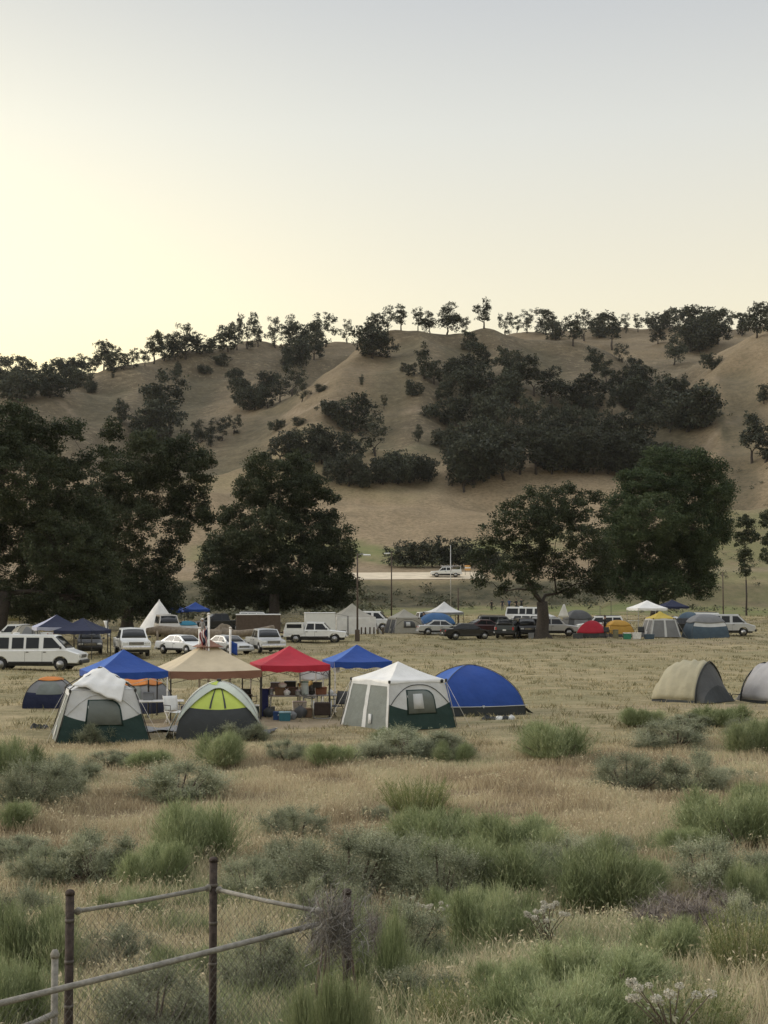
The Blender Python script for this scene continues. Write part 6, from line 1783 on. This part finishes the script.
fire_box(323, 52.6, 'black camp grill on a metal frame under the short table')
crate('gas_stove', 318, 53.7, TH + .25, (.30, .26, .16), POLE_D, 'dark stove standing on the red brown box', 'stove', -8)
crate('cooler_box', 256, 52.3, 0, (.28, .26, .44), mat('black_green_plastic', (.02, .03, .028), rough=.6), 'dark cooler with pale lid behind the right side of the lime tent', 'cooler', 0, PLASTIC_W, False)
crate('plastic_bin', 337, 55.2, 1.45, (.22, .2, .26), PLASTIC_W, 'white box hung at the leg of the right blue canopy', 'box')
def chair(px, Y, rot, label, m, fold=False, w=.5):
    t = thing('camp_chair', label, 'chair', cpos(px, Y), R(rot))
    s = MB(); s.grid([[(x, y, .42 - .04 * math.sin(math.pi * (x + w / 2) / w)) for x in np.linspace(-w / 2, w / 2, 6)] for y in np.linspace(-.22, .22, 5)]); s.build('seat', m, t, solid=.02)
    b = MB(); b.grid([[(x, .22 + .12 * v, .44 + .46 * v) for x in np.linspace(-w / 2, w / 2, 5)] for v in np.linspace(0, 1, 5)]); b.build('backrest', m, t, solid=.02)
    for sx in (-1, 1):
        l = MB(); l.tube([(sx * w / 2, -.25, 0), (sx * w / 2, .24, .46)], .012, 5); l.tube([(sx * w / 2, .25, 0), (sx * w / 2, -.24, .46)], .012, 5); l.tube([(sx * w / 2, .2, .42), (sx * w / 2, .35, .92)], .012, 5); l.build('leg_frame', POLE_D if m is not F_WHITE else POLE_W, t)
        a = MB(); a.box((sx * (w / 2 + .01), 0, .62), (.05, .44, .025), ch=.01); a.tube([(sx * w / 2, -.2, .42), (sx * w / 2, -.2, .62)], .012, 5); a.build('armrest', POLE_D, t)
    return t
chair(176, 49.0, 35, 'white camp chair at the left side of the lime tent', F_WHITE)
chair(339, 53.0, -30, 'dark camp chair between the camp grill and the white roofed tent', F_DKGREY)
chair(311, 56.2, 185, 'dark camp chair behind the kitchen in front of the white sheet', F_DKGREY)
chair(249, 54.5, 160, 'dark camp chair behind the lime tent under the beige canopy', F_CHAR)
def tarp(px, Y, w, d, label, m, rot=0):
    t = thing('ground_tarp', label, 'tarp', cpos(px, Y, .02), R(rot)); g = MB()
    g.grid([[(x * w, y * d, .03 + .035 * math.sin(7 * x + 3 * y) * math.cos(6 * y)) for x in np.linspace(-.5, .5, 16)] for y in np.linspace(-.5, .5, 12)]); g.build('tarp_sheet', m, t, solid=.008)
    e = MB()
    for x in (-.48, .48):
        for y in (-.48, .48): e.lathe([(.012, 0), (.03, .0), (.03, .012), (.012, .012)], (x * w, y * d, .06), 10)
    e.build('eyelets', STEEL, t)
tarp(163, 47.5, 1.1, 1.5, 'dark tarp lying between the two left tents', F_MIDGREY, 12)
tarp(262, 47.2, .8, 1.2, 'dark tarp edge lying right of the lime tent', F_DKGREY, -8)
def gear(px, Y, label, cols, w, seed, name='gear_pile'):
    t = thing(name, label, 'gear', cpos(px, Y)); rng = np.random.RandomState(seed)
    for k, m in enumerate(cols):
        b = MB(); cx = (k - (len(cols) - 1) / 2) * w / len(cols); rr = w / len(cols) * .72; hh = rng.uniform(.09, .2); G = []
        for j in range(7):
            th = j / 6 * math.pi / 2
            G.append([(cx + rr * math.cos(th) * math.cos(a) * (1 + .2 * math.sin(3 * a + k)), rng.uniform(-.02, .02) + rr * .7 * math.cos(th) * math.sin(a), hh * math.sin(th) * (1 + .25 * math.sin(2 * a + k))) for a in np.linspace(0, 2 * math.pi, 15)])
        b.grid(G); b.build('bundle', m, t)
gear(498, 50.8, 'scatter of dark and pale gear lying before the blue dome tent', [F_CHAR, F_DKGREY, F_WHITE, F_CHAR, F_GREY], 1.05, 1)
gear(42, 47.2, 'black shoes and bags at the left foot of the folded-fly tent', [F_CHAR, F_CHAR, F_DKGREY], .5, 2)
# far camp gear
crate('cooler_box', 626, 123.5, 0, (.62, .42, .50), mat('green_plastic', (.03, .17, .10), rough=.5), 'green cooler with white lid in front of the mustard tent', 'cooler', 4, PLASTIC_W, True, .08)
crate('cooler_box', 635.5, 123.8, 0, (.72, .42, .50), PLASTIC_W, 'white cooler right of the green cooler', 'cooler', -3, PLASTIC_W, True, .08)
crate('storage_crate', 614.5, 124, 0, (.42, .4, .72), mat('khaki_plastic', (.16, .15, .09), rough=.7), 'khaki crate left of the green cooler', 'crate', 0, P_GREEN)
crate('storage_crate', 648, 123.6, 0, (.75, .5, .38), F_SLATE, 'slate blue gear box at the left foot of the yellow topped tent', 'box', 6)
chair(607, 123.5, 20, 'dark camp chair between red and mustard tents', F_CHAR)
chair(640, 126, -10, 'dark camp chair between mustard and yellow topped tents', F_CHAR)
crate('storage_crate', 577, 124.5, 0, (.8, .5, .45), F_DKGREY, 'dark gear box at the right foot of the spreading oak', 'box')
crate('storage_crate', 530.5, 124.2, 0, (.45, .4, .50), F_MIDGREY, 'grey gear box at the left foot of the spreading oak', 'box')
table(633, 145.5, 5, 1.1, 'white table under the white canopy at the right', h=.9)
crate('cooler_box', 470.3, 135.5, 0, (.35, .35, .55), PLASTIC_W, 'white water cooler between the silver sedan and the maroon hatchback', 'cooler')
def road_board():
    g = ground(467.5, 257); t = thing('road_barrier', 'small orange and white board right of the pickup on the gravel road', 'barrier', g)
    b = MB(); b.box((0, 0, 1.25), (1.0, .05, .9), ch=.02); b.build('board', mat('orange_paint', (.55, .30, .10), rough=.6), t)
    b = MB(); b.box((0, -.03, 1.25), (1.02, .02, .22)); b.build('stripe', P_WHITE, t)
    for s in (-1, 1):
        l = MB(); l.tube([(s * .42, -.25, 0), (s * .42, 0, .95)], .03, 5); l.tube([(s * .42, .25, 0), (s * .42, 0, .95)], .03, 5); l.build('leg', POLE_D, t)
road_board()
# low stakes in front of the white peaked tent
for i, px in enumerate((361.5, 365.5, 370, 374, 378, 383)):
    t = thing('wooden_stake', f'{ordinal(i + 1)} short dark stake from the left before the white peaked tent', 'stake', ground(px, 131), 0, 'stakes before the white peaked tent')
    p = MB(); p.tube([(0, 0, -.2), (0, 0, .55), (0, 0, .62)], [.07, .07, .05], 7); p.build('stake', TIMBER, t)

# ================================================================== PEOPLE
SKIN = mat('skin', (.30, .19, .14), rough=.6); HAIR = mat('dark_hair', (.02, .016, .013), rough=.7)
def person(px, Y, rot, label, shirt, trousers, hat=None, stance=0, group='people on the green lawn', h=1.75):
    t = thing('person', label, 'person', ground(px, Y), R(rot), group)
    k = h / 1.75
    J = {}; E = []; rad = []
    V = [(0, 0, .95), (0, 0, 1.12), (0, .0, 1.32), (0, -.005, 1.46), (0, -.01, 1.53), (0, -.02, 1.60), (0, -.015, 1.70),
         (.09, 0, .90), (.11, -.02 - .05 * stance, .50), (.12, .02 - .02 * stance, .09), (.13, -.15, .035),
         (-.09, 0, .90), (-.11, -.03 + .05 * stance, .50), (-.12, .03 + .03 * stance, .09), (-.13, -.14, .035),
         (.19, 0, 1.42), (.25, .02, 1.16), (.24, -.10, .93), (.235, -.13, .84), (-.19, 0, 1.42), (-.25, .03, 1.16), (-.23, -.08, .93), (-.225, -.11, .84)]
    Ed = [(0, 1), (1, 2), (2, 3), (3, 4), (4, 5), (5, 6), (0, 7), (7, 8), (8, 9), (9, 10), (0, 11), (11, 12), (12, 13), (13, 14), (2, 15), (15, 16), (16, 17), (17, 18), (2, 19), (19, 20), (20, 21), (21, 22)]
    Rr = [(.15, .10), (.145, .10), (.16, .11), (.075, .07), (.06, .06), (.085, .10), (.075, .085), (.095, .095), (.065, .07), (.045, .05), (.04, .035), (.095, .095), (.065, .07), (.045, .05), (.04, .035),
          (.065, .065), (.048, .048), (.036, .036), (.04, .025), (.065, .065), (.048, .048), (.036, .036), (.04, .025)]
    me = bpy.data.meshes.new('body'); me.from_pydata([(x * k, y * k, z * k) for x, y, z in V], Ed, []); me.update()
    o = bpy.data.objects.new('body', me); C.objects.link(o)
    md = o.modifiers.new('skin', 'SKIN'); md.use_smooth_shade = True
    for i, r in enumerate(Rr): me.skin_vertices[0].data[i].radius = (r[0] * k, r[1] * k)
    me.skin_vertices[0].data[0].use_root = True
    ss = o.modifiers.new('sub', 'SUBSURF'); ss.levels = 1; ss.render_levels = 1
    dg = bpy.context.evaluated_depsgraph_get(); me2 = bpy.data.meshes.new_from_object(o.evaluated_get(dg))
    bpy.data.objects.remove(o)
    me2.name = 'body'; me2.materials.clear()
    for m in (SKIN, shirt, trousers, P_BLACK): me2.materials.append(m)
    for p in me2.polygons:
        z = p.center.z / k; ax = abs(p.center.x) / k
        p.material_index = 0 if (z > 1.49 or (ax > .195 and z < 1.18)) else (1 if z > .97 else (2 if z > .07 else 3))
    link('body', me2, None, t)
    hm = MB(); hm.lathe([(.10, -.02), (.105, .04), (.085, .09), (.03, .12)] if not hat else [(.17, -.01), (.165, .01), (.105, .015), (.10, .08), (.03, .11)], (0, .005, 1.69 * k), 14); hm.build('hat' if hat else 'hair', hat or HAIR, t)
    f = MB(); f.lathe([(.0, -.02), (.018, -.012), (.014, .018), (.0, .03)], (0, -.115, 1.615 * k), 8, axis='z'); f.build('nose', SKIN, t)
D1 = mat('dark_clothes', (.025, .027, .032), rough=.9); D2 = mat('black_clothes', (.014, .014, .015), rough=.9); D3 = mat('blue_clothes', (.03, .06, .16), rough=.9); D4 = mat('grey_clothes', (.30, .29, .29), rough=.9)
person(491.2, 222, 20, 'person in black standing on the lawn, leftmost of the group', D2, D2, h=1.5)
person(502, 224, -30, 'person in dark grey standing second from the left on the lawn', D1, D1, stance=.5)
person(508.8, 223, 160, 'person in a blue shirt standing on the lawn', D3, D1)
person(515.8, 222, 40, 'person in black standing right of the one in blue', D2, D2, stance=.4)
person(521, 224, 190, 'person in dark clothes nearest the oak trunk on the lawn', D1, D2)
person(203, 122, 150, 'person in a pale shirt and white cap standing by the fallen log', D4, D1, hat=F_WHITE, group=None)
person(423.5, 140, 10, 'person in black standing beside the beige cabin tent', D2, D2, group=None)
person(604, 128.5, 30, 'person in dark clothes standing between red and mustard tents', D1, D2, group=None)

# ================================================================== evening haze in the air
def haze():
    b = MB(); b.box((0, 1150, 72), (4400, 2500, 180))
    m = bpy.data.materials.new('evening_air'); m.use_nodes = True; nt = m.node_tree
    nt.nodes.remove(nt.nodes['Principled BSDF'])
    v = nt.nodes.new('ShaderNodeVolumePrincipled'); v.inputs['Color'].default_value = (.93, .94, .96, 1); v.inputs['Density'].default_value = 3.5e-5; v.inputs['Anisotropy'].default_value = .2
    nt.links.new(v.outputs[0], nt.nodes['Material Output'].inputs['Volume'])
    o = b.build('haze', m); o['kind'] = 'stuff'; tag(o, 'thin evening haze in the air over the valley', 'haze')
haze()
